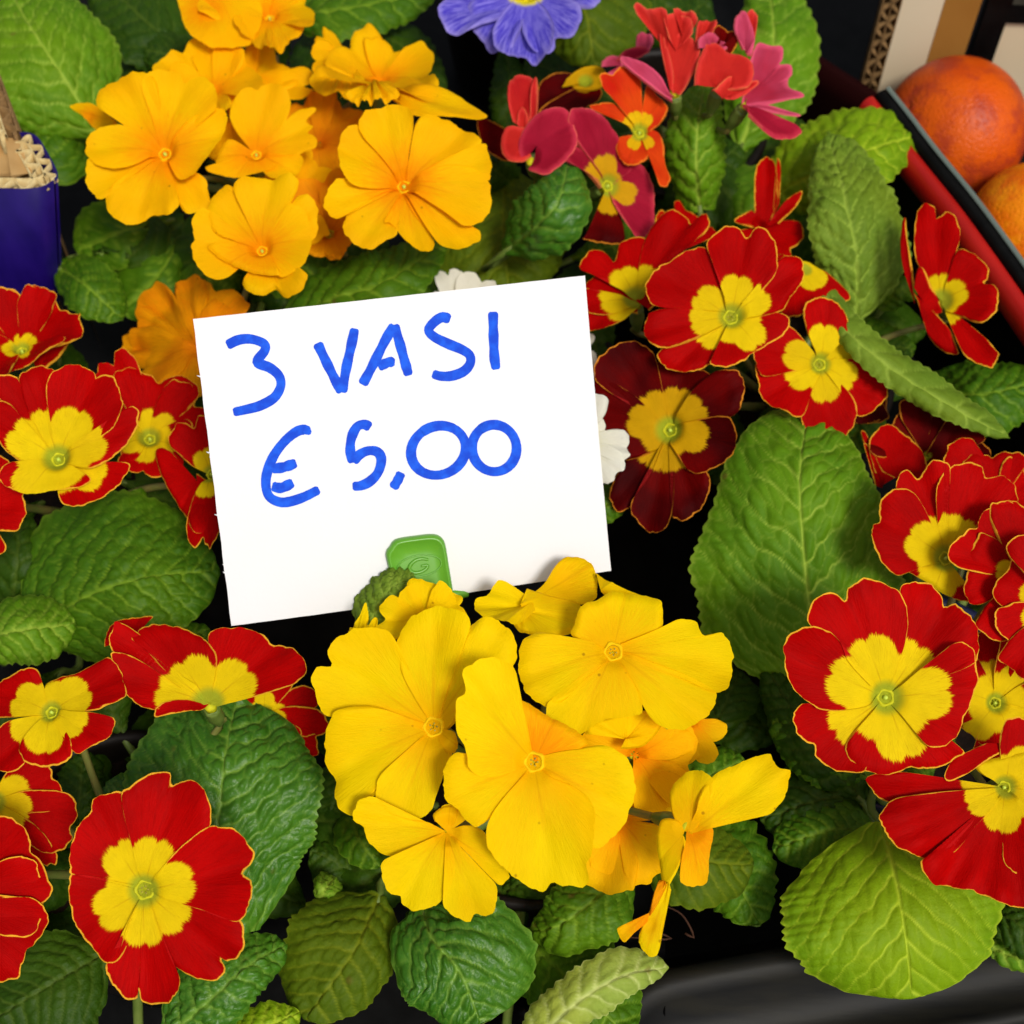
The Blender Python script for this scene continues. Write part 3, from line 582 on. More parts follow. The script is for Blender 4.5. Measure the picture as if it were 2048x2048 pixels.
flower(A, 808, 375, .156, (.05, .18), .13, A, [
 T(2, (420, 1020), (470, 850), (500, 700), (560, 640), (680, 650), (760, 690), (850, 740), (862, 810), (830, 870), (740, 920), (460, 1030), b=(808, 375)),
 T(2, (440, 1060), (340, 1220), (400, 1300), (340, 1330), (250, 1380), (170, 1350), (110, 1290), (105, 1220), (170, 1150), (400, 1040), b=(808, 375)),
 T(2, (420, 1050), (480, 1180), (600, 1340), (560, 1400), (450, 1340), (370, 1250), (330, 1230), (450, 1050), b=(808, 375)),
 T(2, (430, 1050), (280, 1100), (160, 1180), (80, 1225), (30, 1210), (0, 1160), (5, 1090), (60, 1010), (110, 1000), (430, 1010), b=(808, 375)),
 T(2, (420, 1050), (560, 1130), (700, 1230), (810, 1270), (855, 1290), (850, 1340), (750, 1390), (690, 1400), (600, 1340), (430, 1060), b=(808, 375)),
 T(2, (430, 1050), (300, 1065), (170, 1060), (110, 1000), (80, 900), (75, 800), (110, 730), (180, 710), (260, 830), (440, 1010), b=(808, 375)),
 T(2, (415, 1030), (300, 880), (210, 780), (190, 700), (230, 640), (330, 605), (420, 610), (480, 660), (490, 740), (470, 850), (450, 1020), b=(808, 375)),
 T(2, (450, 1030), (700, 890), (860, 830), (900, 870), (915, 950), (905, 1020), (860, 1020), (470, 1050), b=(808, 375)),
 T(2, (440, 1030), (580, 990), (640, 950), (740, 945), (830, 970), (900, 1040), (917, 1130), (890, 1220), (820, 1270), (760, 1280), (680, 1220), (440, 1060), b=(808, 375))])
flower(A, 590, 400, .120, (.1, .3), .2, A, [(560, 300, 60), (640, 330, 60), (650, 420, 60), (600, 490, 60), (520, 420, 60)], throat=None)
flower(A, 460, 240, .118, (.1, .4), .2, A, [(400, 180, 60), (480, 150, 60), (540, 220, 60), (480, 320, 60), (400, 300, 60)], throat=None)
flower(A, 400, 700, .118, (-.3, .35), -.35, 'wilt', [(260, 640, 90), (330, 590, 80), (440, 572, 70), (480, 650, 60), (420, 800, 100), (280, 740, 70)], throat=None)

V = 'violet'
flower(V, 1052, 0, .135, (0, .35), .1, V, [(1180, -60), (980, -120), (880, 0, 80, .08), (962, 80, 62, .03), (1122, 96, 62, .16), (1046, 131, 60, .05)], throat=None, wave=1.7, layer=1.5)

K = 'crimson'
flower(K, 1171, 167, .118, (0, .4), .2, 'maroon', [T('c', (600, 440), (540, 410), (420, 420), (350, 480), (340, 630), (420, 610), (540, 540), (600, 490), b=(1176, 166)), T('c', (640, 470), (520, 510), (380, 590), (350, 640), (400, 660), (520, 640), (660, 600), (700, 540), (690, 490), b=(1190, 170)), T('c', (480, 500), (520, 440), (600, 390), (690, 385), (720, 430), (700, 500), (640, 520), (560, 510), b=(1178, 168), ey=2)], eye=.3, throat=None)
flower(K, 985, 280, .11, (-.2, .4), .1, 'maroon', [{'o': [(1015, 262), (985, 245), (955, 235), (965, 290), (1000, 318), (1030, 320)], 'b': (1040, 300)}], throat=None, stalk=False, eye=-1)
flower(K, 1214, 373, .130, (.35, .05), .25, K, [
 T('c', (700, 1090), (640, 1280), (600, 1315), (700, 1335), (830, 1335), (810, 1200), (750, 1080), b=(1214, 373), m='maroon'),
 T('c', (690, 1040), (600, 940), (500, 880), (520, 800), (620, 840), (740, 980), b=(1214, 373)),
 T('c', (740, 1080), (800, 980), (850, 920), (900, 910), (960, 990), (990, 1100), (985, 1220), (940, 1300), (870, 1325), (830, 1270), (750, 1120), b=(1214, 373)),
 T('c', (690, 980), (560, 790), (520, 700), (515, 640), (550, 595), (620, 590), (700, 640), (780, 760), (850, 880), (860, 940), (800, 980), (750, 1010), b=(1214, 373))], eye=.42)
flower(K, 1060, 320, .140, (-.2, .2), .1, 'scarlet', [
 T('c', (210, 680), (180, 560), (180, 470), (215, 410), (270, 390), (310, 410), (335, 500), (320, 620), (300, 690), b=(1042, 258)),
 T('c', (305, 640), (305, 500), (315, 430), (332, 405), (345, 500), (342, 620), (325, 700), b=(1066, 262)),
 T('c', (235, 700), (240, 620), (265, 590), (290, 630), (305, 700), (280, 730), b=(1048, 265)),
 T('c', (300, 720), (200, 710), (155, 760), (150, 840), (190, 895), (250, 900), (310, 860), b=(1056, 290)),
 T('c', (250, 880), (250, 780), (330, 670), (430, 620), (510, 620), (550, 700), (570, 800), (530, 880), (440, 960), (380, 980), (300, 950), b=(1075, 300), m='crimson')], throat=None, eye=-1)
flower(K, 1278, 268, .140, (.1, .25), .16, 'flame', [
 T('c', (900, 770), (790, 760), (785, 830), (830, 890), (890, 905), (950, 880), (965, 820), (930, 770), b=(1278, 268)),
 T('c', (940, 780), (980, 900), (1000, 980), (1020, 1025), (1060, 1025), (1080, 980), (1050, 900), (1040, 800), (1000, 730), (930, 730), b=(1278, 268)),
 T('c', (880, 750), (820, 690), (640, 600), (680, 570), (760, 575), (830, 640), (890, 700), b=(1278, 268)),
 T('c', (910, 700), (930, 540), (950, 480), (1000, 520), (1060, 600), (1030, 680), (960, 740), b=(1278, 268)),
 T('c', (880, 720), (760, 580), (700, 510), (683, 440), (710, 420), (755, 430), (780, 395), (840, 395), (900, 430), (915, 520), (920, 720), b=(1278, 268))], eye=.36)
flower(K, 1265, 130, .130, (-.2, .4), .1, 'pink', [
 T('c', (885, 280), (890, 200), (930, 170), (975, 190), (985, 240), (960, 300), (920, 290), b=(1288, 108)),
 T('c', (700, 380), (705, 340), (750, 310), (800, 320), (820, 370), (790, 420), (730, 420), b=(1240, 135)),
 T('c', (780, 350), (830, 290), (900, 270), (950, 275), (965, 300), (900, 340), (820, 350), b=(1250, 128), m='crimson')], throat=None, eye=-1)
flower(K, 1350, 180, .150, (-.1, .3), .2, 'scarlet', [
 T('c', (1180, 130), (1100, 80), (1110, 50), (1160, 42), (1210, 60), (1230, 110), (1210, 150), b=(1370, 90)),
 T('c', (1030, 200), (950, 130), (890, 60), (878, 10), (900, 0), (960, 50), (1020, 50), (1060, 90), (1060, 190), b=(1335, 105)),
 T('c', (1070, 240), (1045, 120), (1100, 80), (1150, 80), (1195, 120), (1200, 210), (1130, 250), b=(1352, 110)),
 T('c', (1090, 520), (1060, 350), (1040, 230), (1055, 190), (1110, 180), (1190, 220), (1240, 290), (1230, 370), (1180, 470), (1130, 530), b=(1350, 185)),
 T('c', (1085, 500), (1050, 400), (1020, 250), (1015, 180), (1035, 170), (1060, 250), (1095, 400), (1100, 500), b=(1340, 180)),
 T('c', (1090, 590), (1000, 530), (900, 450), (820, 380), (800, 325), (850, 330), (950, 375), (1030, 450), (1100, 550), b=(1344, 205), m='pink')], throat=None, eye=-1)
flower(K, 1440, 170, .153, (.1, .35), .2, 'scarlet', [
 T('c', (1210, 240), (1230, 120), (1280, 85), (1330, 90), (1335, 140), (1300, 210), (1240, 250), b=(1396, 90)),
 T('c', (1300, 260), (1310, 180), (1360, 150), (1420, 180), (1440, 260), (1400, 330), b=(1440, 100), m='maroon'),
 T('c', (1490, 330), (1500, 120), (1500, 75), (1530, 60), (1555, 100), (1545, 200), (1525, 330), b=(1495, 115)),
 T('c', (1220, 300), (1225, 240), (1290, 215), (1370, 235), (1390, 285), (1330, 310), (1250, 310), b=(1415, 108), m='pink'),
 T('c', (1200, 500), (1210, 400), (1240, 320), (1270, 275), (1330, 270), (1400, 310), (1460, 315), (1520, 360), (1530, 430), (1500, 500), (1400, 520), (1300, 520), b=(1430, 185)),
 T('c', (1460, 320), (1420, 230), (1425, 130), (1460, 80), (1490, 75), (1520, 140), (1532, 230), (1520, 330), (1490, 340), b=(1487, 120), m='pink')], throat=None, eye=-1)
flower(K, 1495, 205, .149, (.3, .35), .2, 'pink', [
 T('c', (1470, 580), (1490, 420), (1530, 290), (1560, 245), (1640, 240), (1700, 270), (1705, 320), (1690, 340), (1750, 350), (1760, 400), (1730, 440), (1730, 500), (1785, 545), (1780, 568), (1650, 580), (1500, 590), b=(1492, 200)),
 T('c', (1490, 600), (1600, 585), (1780, 625), (1785, 645), (1680, 635), (1560, 620), b=(1492, 212)),
 T('c', (1470, 590), (1530, 645), (1620, 695), (1700, 680), (1800, 700), (1800, 735), (1740, 762), (1650, 765), (1570, 720), (1500, 650), b=(1486, 212), m='crimson'),
 T('c', (1300, 520), (1380, 450), (1450, 450), (1470, 480), (1540, 465), (1545, 490), (1470, 545), (1400, 580), (1330, 580), b=(1440, 205), m='scarlet')], throat=None, eye=-1)

flower('white', 930, 640, .105, (0, .3), .15, 'white', [(893, 540, 30), (965, 556, 45), (1020, 640), (930, 700), (860, 640)], eye=.2)
flower('white', 1165, 885, .140, (.1, .2), .1, 'white', [(1215, 858, 34), (1258, 895, 34, .05), (1235, 950, 34, .05), (1120, 900), (1150, 800)], eye=.2)
flower('white', 1130, 730, .105, (.2, .2), .1, 'white', [(1196, 732, 30), (1140, 660), (1080, 760)], eye=.2, throat=None)

B = 'redleft'; r = 'red'
flower(B, 300, 880, .124, (.1, .35), .3, r, [(218, 712, 44), (318, 745, 84), (402, 800, 60), (375, 905, 60), (285, 955, 50), (240, 900)], eye=.42)
flower(B, 425, 950, .130, (-.2, .25), .3, r, [(378, 838, 52), (500, 900), (470, 1050), {'o': [(372, 940), (345, 905), (318, 902), (330, 960), (370, 1030), (410, 1062), (440, 1050), (430, 980), (400, 950)], 'b': (400, 965), 'n': (-.3, .3), 'ey': -1}, (408, 1098, 34)], eye=.42)
flower(B, 45, 705, .128, (0, .55), .5, r, [(-30, 600, 60), (45, 578, 70), (125, 610, 72), (60, 735, 90, .05), (-40, 740, 70)], eye=.32)
flower(B, 110, 680, .124, (.1, .6), .2, r, [{'o': [(60, 720), (100, 690), (140, 650), (160, 620), (150, 660), (120, 710), (80, 745)], 'b': (70, 735)}], throat=None, stalk=False, eye=-1)
flower(B, 118, 920, .150, (.02, .25), .20, r, [
 T(4, (340, 770), (480, 870), (560, 820), (640, 780), (700, 765), (722, 790), (680, 850), (560, 950), (450, 1005), (370, 1000), (330, 960), (310, 850), b=(118, 920)),
 T(4, (280, 710), (140, 600), (70, 460), (-10, 400), (-30, 300), (20, 268), (80, 280), (105, 310), (150, 430), (280, 650), b=(118, 920)),
 T(4, (280, 700), (200, 560), (130, 420), (100, 310), (110, 270), (160, 220), (220, 210), (300, 250), (305, 280), (290, 330), (290, 420), (310, 600), (330, 700), b=(118, 920)),
 T(4, (310, 700), (290, 560), (265, 400), (270, 320), (310, 255), (400, 220), (480, 240), (530, 280), (535, 300), (590, 280), (640, 310), (680, 400), (688, 490), (640, 590), (520, 660), (380, 730), b=(118, 920)),
 T(4, (290, 770), (180, 790), (60, 720), (0, 650), (-60, 560), (-60, 430), (0, 420), (80, 460), (140, 590), (270, 700), b=(118, 920)),
 T(4, (280, 760), (200, 770), (130, 780), (60, 780), (10, 850), (60, 910), (180, 945), (320, 930), (450, 915), (520, 870), (400, 780), b=(118, 920)),
 T(4, (360, 720), (480, 680), (600, 600), (690, 500), (740, 465), (775, 500), (750, 600), (690, 690), (600, 770), (500, 810), (360, 780), b=(118, 920))], eye=.58)
flower(B, -75, 1020, .140, (.2, .3), .2, r, [(48, 1010, 50, .0), (-60, 900), (-60, 1130)], eye=.4)

G = 'redfront'
flower(G, 530, 1430, .112, (.1, .3), .1, r, [(640, 1420, 50), (645, 1480, 50), (560, 1500), (450, 1450), (530, 1340)], eye=.4, throat=None)
flower(G, -12, 1605, .128, (.2, .1), .1, r, [(110, 1550, 62, .05), (148, 1655, 62, .05), (90, 1740, 44), (-80, 1700), (-100, 1550)], eye=.5)
flower(G, 418, 1408, .142, (-.02, .45), .20, r, [
 T(6, (1150, 80), (1190, -60), (1150, -205), (1220, -250), (1330, -255), (1440, -230), (1495, -170), (1570, -160), (1660, -100), (1695, -30), (1650, 50), (1560, 90), (1430, 125), (1200, 180), b=(418, 1408)),
 T(6, (1050, 120), (900, -20), (790, -150), (720, -200), (770, -247), (830, -290), (940, -280), (1050, -240), (1130, -190), (1190, -120), (1200, -40), (1170, 120), b=(418, 1408)),
 T(6, (1100, 170), (950, 60), (800, -110), (700, -180), (640, -100), (600, -190), (620, -250), (660, -280), (770, -220), (900, -60), (1080, 60), b=(418, 1408)),
 T(6, (1060, 170), (950, 170), (860, 215), (740, 160), (650, 30), (630, -60), (650, -95), (750, -70), (870, 0), (1000, 90), b=(418, 1408)),
 T(6, (1060, 160), (950, 165), (880, 195), (862, 250), (950, 240), (1100, 210), (1140, 170), b=(418, 1408), ey=-1)], eye=.50, throat=None)
flower(G, 300, 1270, .134, (-.2, .5), .1, r, [{'o': [(215, 1300), (222, 1262), (260, 1238), (305, 1232), (290, 1250), (250, 1290)], 'b': (260, 1290)}], throat=None, stalk=False, eye=-1)
flower(G, 105, 1426, .146, (-.12, .4), .08, r, [
 T(6, (280, 235), (100, 250), (0, 300), (-60, 400), (-40, 500), (50, 545), (130, 500), (130, 460), (300, 240), b=(105, 1426)),
 T(6, (280, 200), (240, 90), (235, 10), (200, -20), (120, -5), (20, 30), (-60, 80), (-80, 200), (0, 240), (280, 230), b=(105, 1426)),
 T(6, (280, 190), (255, 80), (300, 40), (420, 0), (520, -60), (600, -90), (640, -60), (690, 60), (700, 140), (600, 190), (540, 215), (300, 220), b=(105, 1426)),
 T(6, (280, 230), (200, 300), (120, 400), (130, 470), (180, 505), (280, 515), (380, 490), (420, 430), (400, 350), (310, 230), b=(105, 1426)),
 T(6, (300, 200), (460, 225), (560, 230), (640, 255), (635, 310), (590, 370), (500, 420), (420, 440), (290, 240), b=(105, 1426))], eye=.62, throat='pin')
flower(G, -95, 1800, .144, (.15, .1), .1, r, [(70, 1700, 100, .05), (85, 1790, 80, .05), (62, 1905, 95, .06), (-100, 1960), (-200, 1800), (-100, 1640)], eye=.35)
flower(G, 290, 1779, .156, (.0, .08), .10, r, [
 T(6, (770, 1220), (740, 1400), (690, 1540), (640, 1582), (570, 1560), (500, 1490), (425, 1420), (390, 1320), (385, 1200), (405, 1100), (480, 1060), (620, 1130), (720, 1180), b=(290, 1779)),
 T(6, (740, 1160), (600, 1130), (480, 1100), (405, 1090), (405, 960), (430, 860), (495, 760), (520, 690), (600, 655), (690, 650), (765, 685), (800, 820), (800, 1000), (805, 1120), b=(290, 1779)),
 T(6, (860, 1200), (1040, 1240), (1200, 1280), (1330, 1345), (1358, 1450), (1320, 1560), (1255, 1590), (1215, 1572), (1245, 1640), (1200, 1685), (1110, 1690), (1010, 1640), (930, 1580), (880, 1440), (830, 1260), b=(290, 1779)),
 T(6, (840, 1240), (900, 1420), (950, 1540), (1008, 1650), (1000, 1730), (940, 1800), (860, 1822), (790, 1800), (768, 1742), (760, 1785), (700, 1790), (640, 1720), (598, 1600), (670, 1520), (710, 1400), (770, 1250), b=(290, 1779)),
 T(6, (780, 1120), (745, 950), (710, 780), (690, 650), (765, 590), (850, 545), (930, 545), (948, 620), (1010, 585), (1100, 605), (1160, 680), (1175, 820), (1110, 900), (960, 1010), (860, 1140), b=(290, 1779)),
 T(6, (850, 1150), (960, 1000), (1080, 890), (1180, 832), (1300, 850), (1390, 940), (1400, 1030), (1350, 1090), (1395, 1130), (1410, 1200), (1370, 1310), (1325, 1345), (1200, 1300), (1000, 1250), (860, 1200), b=(290, 1779))], eye=.50, throat='thrum')

E = 'redright'
flower(E, 1515, 455, .114, (0, .3), .3, r, [(1590, 500), (1480, 520), {'o': [(1508, 450), (1508, 360), (1518, 325), (1532, 314), (1548, 330), (1554, 400), (1540, 450)], 'b': (1525, 465)}, {'o': [(1545, 420), (1552, 330), (1558, 318), (1562, 340), (1558, 410)], 'b': (1545, 440)}, {'o': [(1550, 440), (1570, 405), (1600, 388), (1600, 402), (1585, 425), (1555, 455)], 'b': (1530, 460)}, {'o': [(1500, 430), (1470, 445), (1470, 455), (1500, 465)], 'b': (1540, 460)}], throat=None, eye=-1)
flower(E, 1345, 520, .118, (.1, .5), .1, r, [
 T('g', (700, 860), (690, 770), (690, 725), (740, 735), (800, 780), (840, 835), (800, 860), (740, 870), b=(1370, 500)),
 T('g', (640, 840), (620, 790), (645, 740), (665, 760), (680, 840), b=(1330, 480))], eye=-1, throat=None)
flower(E, 1610, 540, .122, (.2, .4), .1, r, [
 T('g', (1120, 960), (1150, 925), (1210, 955), (1270, 1000), (1315, 1055), (1250, 1090), (1180, 1090), (1120, 1125), (1070, 1110), (1090, 1040), b=(1590, 545)),
 T('g', (1040, 940), (1045, 905), (1080, 905), (1100, 940), b=(1570, 540))], eye=.55, throat=None)
flower(E, 1272, 602, .130, (-.1, .5), .2, r, [
 T('g', (560, 1110), (420, 1080), (370, 1010), (480, 940), (610, 950), (650, 1040), (600, 1100), b=(1272, 602), ey=-1),
 T('g', (540, 1080), (480, 1100), (390, 1110), (370, 1140), (400, 1172), (500, 1150), (570, 1090), b=(1272, 602)),
 T('g', (540, 1080), (450, 1060), (370, 1030), (360, 1080), (390, 1120), (460, 1130), (570, 1085), b=(1272, 602)),
 T('g', (540, 1060), (480, 1000), (400, 990), (355, 965), (385, 910), (440, 900), (475, 935), (500, 870), (550, 850), (595, 860), (590, 950), (565, 1050), b=(1272, 602)),
 T('g', (560, 1050), (570, 930), (590, 850), (640, 780), (700, 755), (740, 770), (748, 800), (790, 770), (815, 810), (790, 850), (700, 890), (640, 950), (580, 1060), b=(1272, 602))], eye=.44, throat=None)
flower(E, 1700, 770, .106, (.2, .2), .1, 'maroon', [(1775, 780, 70), (1700, 850, 70), (1640, 800), (1700, 690)], throat=None, eye=.1)
flower(E, 1638, 730, .132, (.05, .12), .08, r, [
 T('g', (1230, 1270), (1290, 1180), (1320, 1150), (1365, 1200), (1385, 1270), (1340, 1330), (1230, 1310), b=(1638, 730)),
 T('g', (1200, 1320), (1150, 1440), (1140, 1500), (1200, 1560), (1280, 1562), (1330, 1500), (1320, 1420), (1230, 1310), b=(1638, 730)),
 T('g', (1230, 1310), (1300, 1420), (1350, 1480), (1420, 1440), (1450, 1390), (1430, 1330), (1340, 1280), (1230, 1280), b=(1638, 730)),
 T('g', (1190, 1310), (1100, 1320), (1000, 1330), (975, 1290), (985, 1370), (1010, 1430), (1060, 1460), (1130, 1490), (1170, 1400), (1210, 1320), b=(1638, 730)),
 T('g', (1190, 1270), (1110, 1180), (1050, 1150), (990, 1150), (965, 1220), (970, 1280), (1000, 1345), (1090, 1330), (1190, 1310), b=(1638, 730)),
 T('g', (1190, 1270), (1150, 1180), (1140, 1110), (1170, 1070), (1230, 1065), (1285, 1110), (1300, 1190), (1220, 1270), b=(1638, 730))], eye=.56, throat='thrum')
flower(E, 1341, 861, .128, (-.30, .08), .14, 'maroon', [
 T('f', (1250, 790), (1235, 690), (1280, 690), (1330, 700), (1340, 720), (1310, 760), (1275, 800), b=(1341, 861)),
 T('f', (1235, 830), (1180, 870), (1150, 930), (1165, 965), (1195, 950), (1230, 900), (1260, 850), b=(1341, 861)),
 T('f', (1250, 790), (1190, 760), (1150, 740), (1125, 712), (1138, 670), (1180, 643), (1222, 655), (1242, 690), (1262, 790), b=(1341, 861)),
 T('f', (1250, 800), (1190, 740), (1120, 715), (1120, 810), (1165, 870), (1250, 850), b=(1341, 861)),
 T('f', (1255, 840), (1230, 900), (1195, 950), (1205, 985), (1235, 1007), (1265, 988), (1275, 930), (1275, 840), b=(1341, 861)),
 T('f', (1265, 840), (1275, 920), (1270, 975), (1300, 978), (1335, 942), (1342, 900), (1310, 870), (1280, 830), b=(1341, 861)),
 T('f', (1275, 800), (1310, 740), (1350, 705), (1395, 703), (1406, 740), (1396, 775), (1370, 792), (1275, 815), b=(1341, 861)),
 T('f', (1275, 805), (1370, 790), (1394, 812), (1390, 852), (1360, 882), (1312, 895), (1270, 840), b=(1341, 861))], eye=.47)
flower(E, 1461, 636, .150, (.0, .2), .10, r, [
 T('g', (870, 1160), (860, 1220), (820, 1290), (760, 1315), (700, 1308), (640, 1275), (640, 1238), (700, 1200), (800, 1160), b=(1461, 636)),
 T('g', (870, 1110), (660, 1100), (600, 1080), (588, 1020), (620, 960), (690, 920), (760, 890), (810, 905), (845, 990), (880, 1090), b=(1461, 636)),
 T('g', (860, 1160), (780, 1200), (700, 1230), (640, 1238), (600, 1210), (585, 1165), (600, 1115), (650, 1095), (740, 1100), (860, 1120), b=(1461, 636)),
 T('g', (910, 1150), (1000, 1130), (1060, 1118), (1095, 1140), (1080, 1190), (1000, 1240), (960, 1265), (930, 1292), (870, 1315), (812, 1300), (850, 1240), (875, 1170), b=(1461, 636)),
 T('g', (870, 1100), (840, 980), (800, 900), (820, 850), (870, 810), (920, 815), (945, 850), (980, 815), (1030, 840), (1050, 900), (1045, 980), (1000, 1040), (920, 1110), b=(1461, 636)),
 T('g', (910, 1110), (980, 1030), (1050, 940), (1090, 910), (1140, 915), (1150, 960), (1140, 1010), (1100, 1060), (1060, 1115), (910, 1150), b=(1461, 636))], eye=.50, throat='thrum')
flower(E, 1882, 604, .130, (-.42, .2), .12, r, [
 T('e', (560, 1640), (640, 1690), (760, 1760), (860, 1840), (930, 1920), (950, 1960), (900, 2040), (853, 2047), (700, 1980), (620, 1830), (570, 1700), b=(1882, 604)),
 T('e', (470, 1480), (360, 1320), (310, 1180), (318, 900), (360, 830), (430, 815), (468, 840), (455, 930), (500, 900), (570, 875), (630, 920), (662, 1020), (650, 1130), (610, 1250), (570, 1400), (540, 1500), b=(1882, 604)),
 T('e', (540, 1480), (590, 1350), (630, 1200), (660, 1150), (740, 1180), (800, 1210), (870, 1290), (870, 1370), (840, 1410), (930, 1430), (955, 1540), (940, 1650), (860, 1725), (780, 1730), (690, 1690), (560, 1650), b=(1882, 604)),
 T('e', (300, 1480), (230, 1300), (198, 1130), (205, 960), (225, 900), (240, 1000), (250, 1100), (290, 1300), (310, 1420), b=(1835, 610), n=(-.6, 0), ey=-1),
 T('e', (310, 1440), (345, 1310), (390, 1310), (440, 1430), (500, 1560), (520, 1640), (490, 1660), (590, 1780), (630, 1900), (640, 1960), (560, 1960), (440, 1860), (380, 1700), (340, 1560), (300, 1480), b=(1850, 605), n=(-.5, 0), ey=-1)], eye=.34, throat=None)

H = 'redcorner'
flower(H, 1850, 915, .116, (0, .45), .3, 'maroon', [(1780, 840), (1890, 832, 90, .03), (1968, 880, 70), (1850, 990)], eye=.12, throat=None)
flower(H, 1800, 930, .120, (-.2, .4), .1, r, [{'o': [(1750, 950), (1738, 890), (1770, 850), (1800, 860), (1845, 905), (1850, 950), (1800, 980)], 'b': (1800, 960)}, {'o': [(1740, 930), (1725, 880), (1722, 860), (1735, 870), (1755, 930)], 'b': (1755, 950)}, {'o': [(1750, 975), (1735, 920), (1728, 890), (1745, 905), (1765, 945), (1790, 960)], 'b': (1765, 980)}], throat=None, stalk=False, eye=-1)
flower(H, 1990, 1010, .130, (.1, .4), .2, r, [(1880, 915, 70), (1985, 905, 60), (2060, 960, 60), (1990, 1100)], throat=None, eye=.2)
flower(H, 1989, 1406, .122, (-.05, .15), .12, r, [(1960, 1250, 80), (2090, 1290, 80), (2110, 1430), (2030, 1500, 84, .04), (1935, 1470, 80, .04), (1880, 1370, 80)], eye=.62)
flower(H, 1891, 1117, .142, (-.08, .2), .14, r, [
 T(5, (1500, 1270), (1700, 1100), (1850, 1000), (1930, 1050), (1960, 1200), (1700, 1350), (1510, 1310), b=(1891, 1117)),
 T(5, (1480, 1290), (1380, 1370), (1300, 1330), (1235, 1285), (1270, 1350), (1380, 1410), (1500, 1490), (1600, 1530), (1690, 1535), (1600, 1430), (1520, 1300), b=(1891, 1117)),
 T(5, (1480, 1260), (1440, 1050), (1440, 900), (1510, 800), (1600, 765), (1690, 780), (1725, 850), (1800, 830), (1870, 880), (1895, 970), (1850, 1000), (1760, 1060), (1520, 1270), b=(1891, 1117)),
 T(5, (1480, 1280), (1370, 1070), (1300, 960), (1225, 915), (1240, 840), (1290, 795), (1350, 850), (1400, 770), (1470, 765), (1515, 800), (1450, 900), (1440, 1040), (1500, 1260), b=(1891, 1117)),
 T(5, (1480, 1310), (1340, 1350), (1230, 1390), (1160, 1340), (1110, 1260), (1085, 1160), (1095, 1110), (1135, 1088), (1130, 1000), (1180, 930), (1250, 915), (1340, 970), (1490, 1270), b=(1891, 1117))], eye=.50)
flower(H, 2040, 1150, .150, (.0, .2), .15, r, [(1945, 1045, 86, .1), (1935, 1135, 70, .05), (2080, 1020), (2140, 1180), (2040, 1280)], eye=.40, throat=None)
flower(H, 2125, 1210, .157, (-.35, .1), .15, r, [(2010, 1140, 66, .03), (2020, 1290, 70, .03), (2100, 1360), (2200, 1200), (2120, 1060)], eye=.62)
flower(H, 2007, 1575, .145, (-.05, .2), .18, r, [(2110, 1700), (2150, 1590), (2090, 1470),
 T(8, (1820, 600), (1700, 560), (1660, 500), (1800, 460), (1930, 440), (2000, 540), (1840, 620), b=(2007, 1575), ey=.9),
 T(8, (1800, 620), (1600, 600), (1400, 570), (1250, 540), (1080, 560), (1075, 610), (1110, 660), (1190, 705), (1400, 740), (1800, 640), b=(2007, 1575)),
 T(8, (1830, 640), (1720, 780), (1600, 900), (1530, 990), (1400, 1020), (1345, 1030), (1370, 1100), (1440, 1160), (1540, 1180), (1640, 1190), (1700, 1230), (1800, 1260), (1880, 1290), (1980, 1280), (2120, 1150), (2050, 900), (1850, 640), b=(2007, 1575)),
 T(8, (1810, 620), (1650, 650), (1480, 650), (1300, 670), (1190, 700), (1125, 780), (1150, 870), (1220, 950), (1340, 1010), (1440, 1020), (1530, 990), (1600, 900), (1820, 650), b=(2007, 1575)), {'o': [(1960, 1500), (1900, 1530), (1882, 1560), (1890, 1574), (1925, 1560), (1990, 1520), (2060, 1505), (2120, 1500), (2080, 1470), (2010, 1480)], 'b': (2000, 1500), 'n': (0, .5), 'ey': -1}], eye=.60)
flower(H, 1770, 1395, .160, (.0, .1), .10, r, [
 T(8, (1110, 140), (1000, 160), (900, 190), (820, 200), (740, 170), (690, 165), (655, 220), (660, 290), (720, 370), (780, 400), (790, 460), (860, 520), (960, 543), (1040, 535), (1080, 440), (1140, 300), (1170, 180), b=(1770, 1395)),
 T(8, (1190, 70), (1220, -60), (1255, -250), (1240, -460), (1320, -510), (1420, -500), (1490, -440), (1512, -375), (1570, -385), (1640, -320), (1680, -220), (1670, -120), (1640, -60), (1560, -20), (1400, 30), (1230, 100), b=(1770, 1395)),
 T(8, (1130, 160), (1050, 250), (980, 330), (945, 400), (960, 460), (1030, 525), (1130, 553), (1240, 545), (1300, 515), (1400, 525), (1500, 500), (1570, 450), (1590, 430), (1540, 380), (1400, 300), (1230, 180), b=(1770, 1395)),
 T(8, (1130, 80), (1000, -60), (850, -180), (760, -250), (730, -300), (745, -370), (800, -430), (880, -450), (940, -400), (960, -480), (1050, -525), (1160, -500), (1250, -430), (1280, -340), (1275, -200), (1220, -60), (1190, 60), b=(1770, 1395)),
 T(8, (1220, 100), (1380, -20), (1460, -130), (1545, -175), (1620, -140), (1650, -60), (1665, 40), (1640, 130), (1600, 220), (1560, 310), (1500, 380), (1430, 402), (1370, 385), (1310, 300), (1220, 180), b=(1770, 1395)),
 T(8, (1120, 110), (1060, 170), (960, 195), (820, 200), (720, 150), (640, 70), (612, 0), (605, -80), (600, -150), (640, -230), (730, -260), (820, -240), (890, -180), (950, -60), (1060, 60), b=(1770, 1395))], eye=.58)

